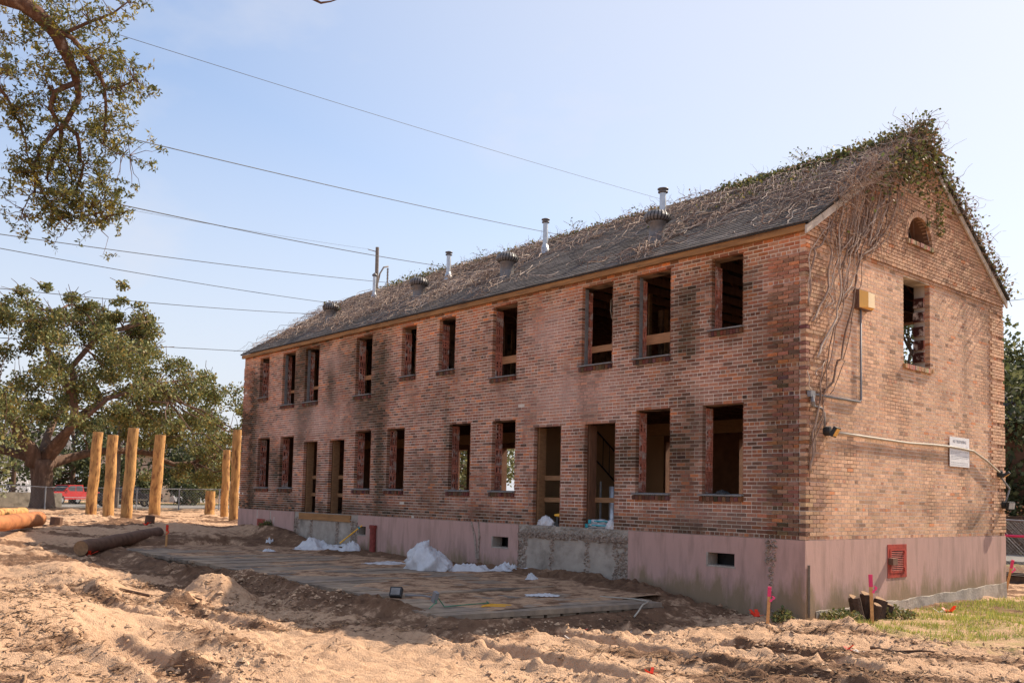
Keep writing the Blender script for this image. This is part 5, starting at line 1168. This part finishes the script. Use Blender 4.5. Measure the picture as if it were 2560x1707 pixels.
def oak_tree():
    X = -49.4; S = lambda y, z, dx=0: (X+dx, -13.3+(y+13.3)*.943, (.58+(z-.58)*.943)*.955 if z > 3 else .58+(z-.58)*.943)
    g = empty('oak_tree', S(1.64, -.7), 0, 'spreading live oak with a low curving limb behind the piles', 'tree')
    b = MB(); base = S(1.64, -.75)
    b.tube([tuple(Vector(base)+Vector((0, 0, -.3))), S(1.64, -.2), S(1.58, .6), S(1.5, 1.6), S(1.45, 2.2)], [.78, .64, .57, .60, .72], 16); b.build('trunk', M['bark'], g, smooth=True)
    limbs = [([(1.2, 1.9, 0), (.6, 2.9, .4), (-.2, 4.3, .8), (-1.0, 5.9, 1.0), (-3.0, 7.6, 1.4), (-5.5, 9.0, 2)], .50, .2), ([(1.7, 1.9, 0), (2.35, 2.12, -.6), (4.35, 2.8, -1.2), (6.4, 3.25, -1.6), (8.7, 3.1, -1.8), (10.4, 2.3, -2), (11.7, 2.5, -2), (13.5, 3.3, -2.2)], .42, .12),
             ([(1.5, 2.1, 0), (2.2, 3.4, 1.0), (2.7, 4.8, 1.6), (2.4, 6.6, 2.0), (2.3, 8.3, 2.1), (3.7, 10.4, 2.5), (6.4, 11.6, 3)], .45, .12), ([(2.4, 6.6, 2.0), (1.2, 9.0, 1.0), (.8, 11.0, .5), (2.4, 12.4, .2)], .26, .08), ([(2.7, 4.8, 1.6), (5.0, 6.5, -.5), (7.5, 8.0, -1.5), (9.8, 7.6, -2)], .26, .08), ([(1.4, 2.1, 0), (-.5, 2.9, -2), (-3.5, 3.6, -4), (-8, 4.5, -6)], .36, .12), ([(1.5, 2.1, 0), (2.5, 4, -3), (4.0, 6.5, -5), (6, 8.5, -6)], .34, .1), ([(1.5, 2.1, 0), (2.2, 4.2, 2), (4.0, 6.0, 3.4), (6.0, 7.2, 4.2)], .3, .08), ([(3.7, 10.4, 2.5), (5.2, 11.2, 1.5), (6.5, 11.8, 1)], .12, .05)]
    ends = []
    for pts, r0, r1 in limbs:
        P = [S(*q) for q in pts]; b = MB(); F = []
        for i in range(len(P)-1):
            for t in (0, .5): F.append(tuple(Vector(P[i]).lerp(Vector(P[i+1]), t)+Vector((R.gauss(0, .05), R.gauss(0, .06), R.gauss(0, .05)))))
        F.append(P[-1]); b.tube(F, [(r0+(r1-r0)*(i/(len(F)-1))**.7)*(1 if i < 3 else .8) for i in range(len(F))], 10); b.build('limb', M['bark'], g, smooth=True); ends += F[3:]
    cl = MB(); bb = MB()
    # crown silhouette given as (y, z, radius) in the crown plane, spread in depth
    blobs = [(2.5, 12.0, .9), (1.0, 11.3, 1.1), (4.2, 11.6, 1.0), (6.0, 11.2, 1.1), (7.3, 10.0, 1.2), (5.4, 10.0, 1.3), (3.0, 10.3, 1.2), (.3, 9.8, 1.3), (-1.5, 10.8, 1.2), (-3.5, 10.3, 1.5), (-6, 9.5, 1.6), (-1.8, 8.6, 1.4), (1.2, 8.2, 1.3), (4.2, 8.4, 1.4), (6.6, 8.5, 1.4), (8.6, 8.4, 1.1), (8.6, 6.9, 1.3), (10.2, 7.6, 1.2), (11.4, 7.2, .9), (11.5, 5.9, 1.1), (9.9, 5.7, 1.2), (12.8, 5.0, .8), (13.4, 4.0, .7), (13.2, 2.6, .9), (11.8, 3.6, .9), (12.4, 1.4, .9), (10.8, 1.6, .8), (13.6, 1.2, .6), (7.6, 5.4, 1.2), (5.8, 6.6, 1.3), (4.4, 5.2, 1.2), (6.2, 4.6, .9), (.0, 6.5, 1.3), (-1.2, 5.0, 1.2), (1.0, 5.2, .9), (-3.5, 6.0, 1.6), (-4, 3.4, 1.5), (-7, 5, 1.8), (-9, 7, 1.8), (8.8, 4.4, .9), (3.2, 6.8, 1.1), (9.5, 3.9, .8), (-.5, 12.0, .7), (3.4, 12.4, .5), (5.3, 12.1, .5), (6.9, 11.0, .6), (-2.2, 12.0, .8)]
    for y, z, r in blobs:
        for rep_ in range(7):
            dx = R.gauss(1.2, 3.4 if z < 10 else 2.2); c = Vector(S(y+R.gauss(0, .55), z+R.gauss(0, .45), dx)); n = int(235*r)
            cloud(cl, c, r*R.uniform(.5, .9), n, .175, OAK if z > 2.8 or R.random() < .4 else OAK[3:4]+OAK[5:]+OAK[:1])
            e = min(ends, key=lambda q: (Vector(q)-c).length); 
            if rep_ < 2: branch(bb, e, tuple(c+Vector((0, 0, -.1))), .07, .02, .25)
            for k in range(3): branch(bb, tuple(c), tuple(c+Vector((R.gauss(0, .6), R.gauss(0, .6), R.gauss(.4, .5)))*r), .025, .012, .2, 3)
    tag(bb.build('branches', M['bark'], g), kind='stuff'); tag(cl.build('crown', M['leaf'], g), kind='stuff')
oak_tree()
def tree(x, y, h, r, label, cols, seed, zlow=.25, size=.4, n=22, name='tree', trunk=True, lean=0, per=170):
    global R
    keep = R; R = random.Random(seed); z = gz(x, y); g = empty(name, (x, y, z), 0, label, 'tree')
    b = MB(); b.tube([(x, y, z-.3), (x, y, z+h*.2), (x+lean, y+R.gauss(0, .2), z+h*.5), (x+lean*1.4, y+R.gauss(0, .3), z+h*.75)], [h*.032, h*.024, h*.016, h*.007], 9); b.build('trunk', M['bark'], g, smooth=True)
    cl = MB(); bb = MB()
    for i in range(n):
        a = R.uniform(0, 6.28); t = R.random(); zz = z+h*(zlow+(1-zlow)*t); rad = r*math.sin(math.pi*min(.97, .18+.75*t))**.7*R.uniform(.35, .95); c = (x+lean*t+rad*math.cos(a), y+rad*math.sin(a), zz); rr = r*R.uniform(.25, .42)
        cloud(cl, c, rr, per, size, cols); branch(bb, (x+lean*t*.7, y, z+h*(.2+.5*t)), c, h*.008, h*.003, .2)
    tag(bb.build('branches', M['bark'], g), kind='stuff'); tag(cl.build('crown', M['leaf'], g), kind='stuff'); R = keep
DG = [(.085, .10, .045), (.11, .125, .05), (.07, .08, .04), (.14, .14, .06)]
LG = [(.16, .17, .075), (.20, .20, .09), (.13, .14, .065), (.24, .22, .10)]
OG = [(.20, .13, .04), (.16, .13, .045), (.12, .11, .04), (.25, .15, .05)]
tree(-94, 14.5, 10.5, 4.6, 'dense dark tree directly above the red truck', DG, 26, .16, .4, 28)
tree(-93, 27, 10, 5.0, 'dense dark tree above the dark pickup tail', DG, 27, .2, .4, 28)
tree(-95, 39, 9, 5.0, 'dark green tree beside the tan house', DG+LG[:1], 28, .12, .4, 28)
tree(-51, 31, 9.5, 4.5, 'leafy tree close behind the rear windows', LG, 29, .05, .3, 30, per=220)
tree(-60, 40, 11, 5.5, 'taller leafy tree farther behind the rear windows', LG+DG[:2], 30, .05, .34, 30, per=200)
tree(-89.5, 18.5, 4.6, 3.2, 'dark bush right behind the dark pickup', DG, 36, .0, .36, 22)
tree(-90, 25, 5.2, 3.4, 'dark bush right of the dark pickup', DG, 37, .0, .36, 22)
tree(-64, -1.8, 7.5, 4.0, 'bushy evergreen left of the oak trunk behind the fence', LG, 5, .05, .34)
tree(-92, 8.5, 9.5, 5.5, 'dark evergreen tree between the oak trunk and the piles', DG, 6, .12, .4)
tree(-97, 20.5, 10, 6.0, 'dark tree behind the pickup trucks', DG, 7, .15, .4)
tree(-99, 33, 8, 5.5, 'pale olive tree in front of the white house', LG, 8, .2, .38)
tree(-72, 27.5, 6.0, 3.2, 'small orange tinged tree beside the short pile stub', OG, 9, .22, .3)
tree(-103, 44, 10, 6.5, 'grey green tree by the building corner far behind', LG, 10, .1, .42)
tree(-110, -2, 9, 6, 'distant tree at the far left edge beyond the street', LG, 11, .05, .45)
tree(-9.6, 31.5, 10.2, 4.6, 'large dark oak behind the right corner of the building', DG+LG[:2], 12, .16, .26, 46, per=300)
tree(-14.8, 36, 13.2, 4.2, 'leafy tree framed by the gable window', LG+DG[:1], 33, .3, .26, 36, per=260)
tree(-20, 34, 12.5, 5.5, 'oak seen through the gable window', LG+DG[:1], 14, .1, .3, 30, per=220)
tree(-34.5, 33, 9, 5, 'tree seen through the lower front windows', LG, 15, .05, .3, 26, per=200)
tree(-47, 42, 10, 6, 'tree beyond the rear windows of the far unit', LG, 16, .05, .34, 26, per=200)

# overhanging near oak whose trunk stands left of the frame
NO = empty('oak_tree', (-4.6, -17.5, gz(-4.6, -17.5)), 0, 'near live oak whose drooping branches hang into the upper left', 'tree')
b = MB(); zt = gz(-4.6, -17.5); b.tube([(-4.6, -17.5, zt-.3), (-4.55, -17.4, zt+1), (-4.4, -17.2, zt+2.6), (-4.3, -16.9, zt+4.2)], [.75, .55, .5, .42], 14); b.build('trunk', M['bark'], NO, smooth=True)
BRN = [([(-4.3, -16.9, 2.9), (-4.0, -15.2, 4.9), (-3.7, -13.2, 5.9), (-3.5, -11.6, 6.2), (-3.37, -11.0, 6.15), (-3.38, -10.67, 5.99), (-3.43, -10.53, 5.8), (-3.48, -10.43, 5.63), (-3.53, -10.33, 5.46)], .19, .06),
       ([(-3.53, -10.33, 5.46), (-3.60, -10.28, 5.3), (-3.67, -10.33, 5.13), (-3.76, -10.42, 4.92), (-3.8, -10.4, 4.82), (-3.84, -10.42, 4.7)], .052, .028), ([(-3.53, -10.36, 5.46), (-3.62, -10.55, 5.3), (-3.71, -10.56, 5.13), (-3.78, -10.45, 4.95)], .045, .03),
       ([(-3.78, -10.45, 4.95), (-3.83, -10.55, 4.8), (-3.93, -10.62, 4.6), (-3.98, -10.62, 4.39), (-4.06, -10.6, 4.18)], .038, .018), ([(-3.84, -10.42, 4.7), (-3.93, -10.5, 4.42), (-3.96, -10.48, 4.3)], .03, .015),
       ([(-3.72, -10.4, 5.0), (-3.70, -10.25, 4.9), (-3.75, -10.2, 4.7), (-3.82, -10.13, 4.57), (-3.89, -10.15, 4.36), (-3.92, -10.16, 4.2), (-3.98, -10.06, 3.96)], .035, .012), ([(-3.38, -10.67, 5.99), (-3.35, -10.45, 5.9), (-3.38, -10.2, 5.7), (-3.45, -10.03, 5.48), (-3.55, -9.98, 5.15), (-3.66, -9.94, 4.85)], .045, .014),
       ([(-3.98, -10.62, 4.39), (-4.0, -10.5, 4.15), (-4.02, -10.38, 3.95), (-4.0, -10.2, 3.85)], .016, .008), ([(-3.84, -10.42, 4.7), (-3.88, -10.25, 4.5), (-3.93, -10.22, 4.25), (-3.95, -9.98, 4.1), (-3.97, -9.85, 3.95)], .018, .007), ([(-3.9, -11.3, 5.5), (-3.79, -11.09, 5.25), (-3.84, -10.95, 5.05), (-3.87, -10.87, 4.92), (-3.92, -10.76, 4.7), (-4.0, -10.7, 4.55)], .03, .012),
       ([(-3.4, -10.6, 5.9), (-3.2, -10.3, 6.1), (-3.1, -10.1, 6.25), (-2.99, -9.95, 6.4)], .03, .01), ([(-3.45, -10.03, 5.48), (-3.4, -9.85, 5.5), (-3.25, -9.75, 5.6)], .015, .006), ([(-3.66, -9.94, 4.85), (-3.63, -9.8, 4.75), (-3.56, -9.66, 4.75)], .012, .005), ([(-4.06, -10.6, 4.18), (-4.1, -10.68, 4.02), (-4.1, -10.72, 3.9)], .012, .005), ([(-3.5, -11.6, 6.2), (-3.7, -11.4, 5.8), (-3.9, -11.3, 5.5)], .05, .03), ([(-3.5, -11.6, 6.2), (-2.9, -10.6, 7.4), (-2.3, -9.0, 7.3), (-2.06, -8.15, 6.85), (-1.97, -7.93, 6.74), (-1.83, -7.75, 6.81)], .07, .006)]
tips = []
for pts, r0, r1 in BRN:
    b = MB(); F = []
    for i in range(len(pts)-1):
        for t in (0, .5): F.append(tuple(Vector(pts[i]).lerp(Vector(pts[i+1]), t)+Vector((R.gauss(0, .008), R.gauss(0, .008), R.gauss(0, .008)))))
    F.append(pts[-1]); b.tube(F, [.78*(r0+(r1-r0)*i/(len(F)-1)) for i in range(len(F))], 9); b.build('limb', M['barknear'], NO, smooth=True); tips.append(F)
tw = MB(); nl = MB()
NOC = [(.14, .155, .05), (.17, .175, .055), (.11, .125, .045), (.24, .21, .05), (.32, .25, .05), (.09, .105, .04)]
CL = []
for F in tips[:15]:
    for p in F[4 if F is tips[0] else 2:]:
        if p[1] < -11.6: continue
        for k in range(3): CL.append(Vector(p)+Vector((R.gauss(0, .16), R.gauss(0, .20), R.gauss(.02, .18))))
for (y, z, r) in ((-10.9, 6.1, .3), (-10.5, 6.25, .3), (-10.2, 6.15, .3), (-9.95, 6.0, .28), (-9.75, 5.8, .25), (-9.72, 5.5, .22), (-10.0, 5.7, .25), (-10.3, 5.75, .25), (-11.0, 5.75, .3), (-11.1, 5.4, .25), (-10.7, 5.5, .25), (-9.95, 5.2, .25), (-9.85, 4.95, .22), (-10.85, 5.15, .2), (-10.65, 4.35, .2), (-10.3, 4.15, .25), (-10.0, 4.3, .22), (-9.8, 4.35, .2), (-9.75, 4.1, .18), (-9.95, 3.98, .18), (-10.25, 3.95, .16), (-10.45, 4.0, .16), (-10.75, 4.4, .18), (-10.15, 4.75, .2)):
    for k in range(13): CL.append(Vector((-3.65+R.gauss(0, .3)-(6-z)*.15, y+R.gauss(0, r*.55), z+R.gauss(0, r*.45))))
allp = [Vector(p) for F in tips[:15] for p in F if p[1] > -11.8]
for c in CL:
    e = min(allp, key=lambda q: (q-c).length_squared)
    pts = [tuple(e)]; d = c-e
    for i in range(1, 5): t = i/4; pts.append(tuple(e+d*t+Vector((R.gauss(0, .02), R.gauss(0, .02), R.gauss(0, .02)))))
    tw.tube(pts, [.006, .005, .004, .003, .0025], 4, cap=False)
    yel = R.random() < (.35 if c.z > 5.0 else .08); cols = NOC[3:5] if yel else NOC
    for sg in range(3):
        d2 = Vector((R.gauss(0, 1), R.gauss(0, 1), R.gauss(.1, .8))).normalized(); l = R.uniform(.08, .17); q = c+d2*l; tw.tube([tuple(c), tuple(c+d2*l*.5+Vector((0, 0, .006))), tuple(q)], [.0025, .002, .0015], 3, cap=False)
        for k in range(10): leafquads(nl, [tuple(c+d2*l*R.uniform(.2, 1.05)+Vector((R.gauss(0, .012), R.gauss(0, .012), R.gauss(0, .012))))], .058, cols, asp=.19)
tag(tw.build('twigs', M['barknear'], NO), kind='stuff'); tag(nl.build('leaves', M['leaf'], NO), kind='stuff')

# ------------------------------------------------------------------ chain-link fences
def fence(p0, p1, h, npost, label, sp, group=None, r=.03, wr=.004):
    P0, P1 = Vector((*p0, 0)), Vector((*p1, 0)); L = (P1-P0).length; dr_ = (P1-P0)/L; g = empty('chain_link_fence', (p0[0], p0[1], gz(*p0)), 0, label, 'fence'); zz = lambda t: gz(*(P0+dr_*t)[:2])
    for i in range(npost):
        t = L*i/(npost-1); p = P0+dr_*t; b = MB(); b.tube([(p.x, p.y, zz(t)-.2), (p.x, p.y, zz(t)+h+.04)], r*1.3, 8); b.build('post', M['fencewire'], g)
    for i in range(npost-1):
        t0, t1 = L*i/(npost-1), L*(i+1)/(npost-1); a, c = P0+dr_*t0, P0+dr_*t1; b = MB(); b.tube([(a.x, a.y, zz(t0)+h), (c.x, c.y, zz(t1)+h)], r*.8, 7); b.build('rail', M['fencewire'], g)
    b = MB(); t = -h
    while t < L:
        for s in (0, 1):
            ta, tb_ = (t, t+h) if s == 0 else (t+h, t); za_, zb_ = 0, h
            q0, q1 = ta, tb_
            lo_, hi_ = 0.0, 1.0
            if abs(q1-q0) > 0:
                for e in (0, L):
                    u = (e-q0)/(q1-q0)
                    if (e == 0) == (q1 > q0): lo_ = max(lo_, u)
                    else: hi_ = min(hi_, u)
            if hi_ <= lo_: continue
            A, B = P0+dr_*(q0+(q1-q0)*lo_), P0+dr_*(q0+(q1-q0)*hi_); zA = zz(min(max(q0, 0), L))+h*lo_; zB = zz(min(max(q1, 0), L))+h*hi_
            b.tube([(A.x, A.y, zA), (B.x, B.y, zB)], wr, 3, cap=False)
        t += sp
    tag(b.build('mesh', M['fencewire'], g), kind='stuff')
fence((-48.0, -14), (-45.3, 14.5), 1.25, 13, 'galvanised chain-link fence crossing in front of the oak trunk', .16, wr=.0045)
fence((-8, 14.2), (8, 14.2), 1.55, 6, 'chain-link fence behind the right corner of the building', .075, wr=.003)
b = MB(); b.tube([(-8, 14.17, -.14), (-2, 14.17, -.17), (8, 14.17, -.2)], .035, 6); b.build('marker_ribbon', M['pink'], None, (-1, 14.17, -.2), label='bright pink ribbon strung along the right fence', cat='ribbon')
# hedge, rails and low brick building at the right edge
hb = MB()
for k in range(5200): leafquads(hb, [(R.uniform(-16, 12), 24.9+R.gauss(0, .35), -1.1+R.uniform(0, 1.75)+.12*R.gauss(0, 1))], .12, [(.20, .10, .06), (.26, .14, .08), (.15, .08, .05), (.14, .12, .05)])
g_ = empty('hedge', (-3, 24.9, -1.1), 0, 'dry reddish hedge behind the right fence', 'hedge'); tag(hb.build('foliage', M['hedge'], g_), kind='stuff'); b = MB(); b.box(-16, 12, 24.75, 25.05, -1.3, .3, (.10, .06, .04)); b.build('branches', M['twig'], g_)
for k, (y, z) in enumerate(((11.2, -1.15), (11.75, -1.15), (12.3, -1.15))):
    b = MB(); b.prism([(y-.09, z-.12), (y+.09, z-.12), (y+.02, z-.06), (y+.02, z+.05), (y+.05, z+.09), (y-.05, z+.09), (y-.02, z+.05), (y-.02, z-.06)], -9, 7, 'x'); b.build('steel_rail', M['steel'], None, (-1, y, z-.12), label=['steel rail lying nearest the building at the right edge', 'middle steel rail on the ground at the right edge', 'steel rail lying nearest the right fence'][k], cat='rail', group='steel rails on the ground')
BB = empty('brick_building', (-6, 31, -1.2), 0, 'low brown brick building behind the hedge at the right edge', 'building')
b = MB(); slab(b, -22, 14, -1.5, 4.6, [(-20+4.2*i, -18.6+4.2*i, -.2, 1.9) for i in range(8)], lambda u, z, d: (u, 30+d, z), 0, .3); b.build('wall', M['redbrick'], BB)
b = MB(); b.prism([(29.4, 4.5), (42, 4.5), (36, 7.2)], -22.5, 14.5, 'x'); b.build('roof', M['houseroof'], BB)
for i in range(8): b = MB(); b.box(-20+4.2*i, -18.6+4.2*i, 30.15, 30.2, -.2, 1.9); b.build('window', M['glass'], BB)
# ------------------------------------------------------------------ street scene at the left: trucks, houses, poles
def wheel(par, x, y, r):
    b = MB(); b.tube([(x, y-.12, r), (x, y+.12, r)], r, 20); w_ = b.build('wheel', M['tyre'], par, local=True); b = MB(); b.tube([(x, y-.13, r), (x, y+.13, r)], r*.62, 14); b.build('rim', M['chrome'], w_, local=True)
def pickup(x, y, z, rz, paint, label):
    g = empty('pickup_truck', (x, y, z), rz, label, 'truck')            # local: length along x, front at -x
    b = MB(); prof = [(-2.85, .55), (-2.85, 1.0), (-2.7, 1.12), (-1.35, 1.2), (2.85, 1.2), (2.85, .6), (2.25, .5), (2.1, .78), (1.55, .78), (1.4, .5), (-1.35, .45), (-1.5, .78), (-2.05, .78), (-2.2, .5)]
    b.prism(prof, -.95, .95, 'y'); b.build('body', M[paint], g, local=True)
    b = MB(); b.prism([(-1.4, 1.201), (-.75, 1.82), (.85, 1.85), (1.05, 1.201)], -.82, .82, 'y'); cb_ = b.build('cab', M[paint], g, local=True)
    for s in (-1, 1):
        for P in ([(-1.15, 1.25), (-.68, 1.74), (-.05, 1.76), (-.05, 1.25)], [(.05, 1.25), (.05, 1.76), (.75, 1.77), (.9, 1.25)]):
            b = MB(); b.prism(P, s*.815-.012, s*.815+.012, 'y'); b.build('side_window', M['glass'], cb_, local=True)
        for wx in (-1.78, 1.82): wheel(g, wx, s*.86, .38)
        b = MB(); b.box(2.84, 2.87, s*.85-.08, s*.85+.08, .85, 1.15); b.build('tail_light', M['taillight'], g, local=True)
        b = MB(); b.box(-2.87, -2.84, s*.72-.16, s*.72+.16, .86, 1.0); b.build('headlight', M['chrome'], g, local=True)
        b = MB(); b.box(-1.25, -1.05, s*1.0-.09, s*1.0+.09, 1.22, 1.38); b.build('mirror', M[paint], g, local=True)
        b = MB(); b.box(-2.2, 2.2, s*.955-.006, s*.955+.006, .62, .68); b.build('trim', M['chrome'], g, local=True)
    b = MB(); b.poly([(-1.37, -.72, 1.24), (-1.37, .72, 1.24), (-.80, .7, 1.78), (-.80, -.7, 1.78)]); b.build('windshield', M['glass'], cb_, local=True)
    b = MB(); b.box(-3.0, -2.84, -.9, .9, .45, .68); b.build('bumper', M['chrome'], g, local=True); b = MB(); b.box(2.86, 3.0, -.9, .9, .5, .68); b.build('bumper', M['chrome'], g, local=True)
pickup(-76.5, 14.3, -1.045, math.pi/2-.05, 'carblack', 'dark pickup truck parked beyond the fence between the piles')
pickup(-86.5, 12.2, -1.045, math.pi/2+.5, 'carred', 'red pickup truck partly hidden by the leftmost pile')
def house(x, y, w_, d, h, m_, label, porch=True):
    z = -1.1; g = empty('house', (x, y, z), 0, label, 'house')          # long side along y, front faces +x
    b = MB(); ops = []; y0 = y-w_/2; n = int(w_/3)
    for fl in range(2):
        for i in range(n): ops.append((y0+1.2+i*3, y0+2.2+i*3, z+1.0+fl*3, z+2.5+fl*3))
    slab(b, y0, y0+w_, z-.3, z+h, ops, lambda u, zz, dd: (x-dd, u, zz), 0, .3); b.box(x-d, x-.31, y0, y0+w_, z-.3, z+h-.01); b.build('wall', M[m_], g)
    for a, c, e, f in ops: b = MB(); b.box(x-.28, x-.25, a, c, e, f); b.build('window', M['glass'], g)
    b = MB(); b.prism([(x+.5, z+h), (x-d-.5, z+h), (x-d/2, z+h+2.4)], y0-.4, y0+w_+.4, 'y'); b.build('roof', M['houseroof'], g)
    if porch:
        for s in (0, 1):
            b = MB(); 
            for i in range(8): b.box(x+.3+i*.28, x+.6+i*.28, y-1+s*3.2, y+.2+s*3.2, z, z+.2*(8-i))
            st_ = b.build('stair', M['siding'], g)
            for q in (-1, .2): b = MB(); b.tube([(x+.3, y+q+s*3.2, z+2.5), (x+2.5, y+q+s*3.2, z+.9)], .05, 6); b.build('handrail', M['white'], st_)
house(-112, 12, 14, 8, 6.2, 'siding', 'white two storey house far behind the oak trunk'); house(-114, 33, 15, 8, 6.0, 'siding2', 'tan house with white stairs behind the piles'); house(-112, 54, 14, 8, 6.2, 'siding', 'white house far behind beside the building corner', True)
b = MB(); b.box(-66.2, -66.0, -20, 6.2, -1.4, .12); b.build('concrete_wall', M['concrete'], None, (-66.1, -5, -1.2), label='pale low wall behind the oak trunk', cat='wall')
def pole_simple(x, y, h, r, label, m_='pole'):
    z = gz(x, y); b = MB(); b.tube([(x, y, z-.3), (x, y, z+h)], [r, r*.75], 10); return b.build('lamp_pole', M[m_], None, (x, y, z), label=label, cat='pole')
pole_simple(-51.3, 5.5, 6.2, .14, 'grey steel pole standing between the second and third piles')
UPo = empty('utility_pole', (-58, 28.2, -1.1), 0, 'utility pole with curved arm and insulator string rising behind the roof', 'utility pole')
b = MB(); b.tube([(-58, 28.25, -1.2), (-58, 28.0, 21.6)], [.24, .15], 10); b.build('pole', M['pole'], UPo)
b = MB(); b.tube([(-58, 28.1, 18.3), (-58, 28.35, 19.4), (-58, 28.7, 20.0), (-58, 29.15, 20.15)], .07, 8); b.build('arm', M['pole'], UPo, smooth=True)
b = MB(); prof = []
for i in range(12): prof += [(.05, -.1-i*.13), (.11, -.14-i*.13), (.05, -.18-i*.13)]
b.lathe(prof, 10, c=(-58, 29.12, 20.1)); b.build('insulator', M['pole'], UPo); b = MB(); b.tube([(-58, 28.0, 21.2), (-58, 27.1, 21.25)], .04, 6); b.build('top_arm', M['pole'], UPo)
CA = empty('utility_pole', (-46.4, 12.6, gz(-46.4, 12.6)), 0, 'short pole with crossarm end peeking past the far building corner', 'utility pole'); b = MB(); b.tube([(-46.4, 12.6, -.8), (-46.4, 12.6, 6.2)], .13, 8); b.build('pole', M['pole'], CA); b = MB(); b.box(-46.45, -46.35, 10.9, 14.0, 5.33, 5.43); b.build('crossarm', M['pole'], CA)
for y in (10.95, 11.1): b = MB(); b.tube([(-46.4, y, 5.43), (-46.4, y, 5.62)], .045, 7); b.build('insulator', M['pole'], CA)
WL = ['highest thin wire crossing the sky to the roof ridge', 'wire ending at the tall middle flue', 'wire passing in front of the utility pole top', 'wire attached to the insulator string', 'wire ending at the far roof slope, upper', 'wire ending at the far roof slope, lower', 'lowest wire meeting the far eave', 'faint wire running to the top of the utility pole']
WP = [((-30.83, -1.39, 19.68), (-38.22, 40.64, 24.37), .012), ((-32.24, -.74, 15.96), (-45.22, 34.87, 21.94), .022), ((-33.05, -.34, 13.22), (-49.03, 26.66, 18.41), .024), ((-39.52, -4.11, 12.55), (-58, 29.12, 18.75), .022), ((-39.67, -4.05, 11.91), (-56.14, 22.22, 15.75), .02), ((-40.03, -3.87, 10.09), (-59.59, 22.45, 15.35), .02), ((-52.66, 7.69, 9.94), (-55.13, 14.86, 10.76), .022), ((-38.98, -4.34, 14.68), (-58, 27.1, 21.28), .009)]
for k, (a, c, r_) in enumerate(WP):
    A, B = Vector(a), Vector(c); d = B-A; A = A-d*(.45 if k != 6 else 1.5); B = B+d*(.12 if k not in (3, 7) else 0); pts = []
    for i in range(25):
        t = i/24; p = A.lerp(B, t); p.z -= .9*4*t*(1-t)*.35*(0 if k == 6 else 1) - 0; pts.append(tuple(p))
    b = MB(); b.tube(pts, r_, 5); b.build('power_line', M['wire'], None, pts[12], label=WL[k], cat='wire', group='overhead wires')
b = MB(); b.tube([(.15, WID+.15, 5.05), (-2.2, 14.2, 6.5), (-5.2, 23.6, 8.5), (-9, 36, 9.5)], .012, 5); b.build('service_cable', M['wire'], None, (.15, WID+.1, 5.05), label='thin cable leaving the right eave toward the trees', cat='wire')
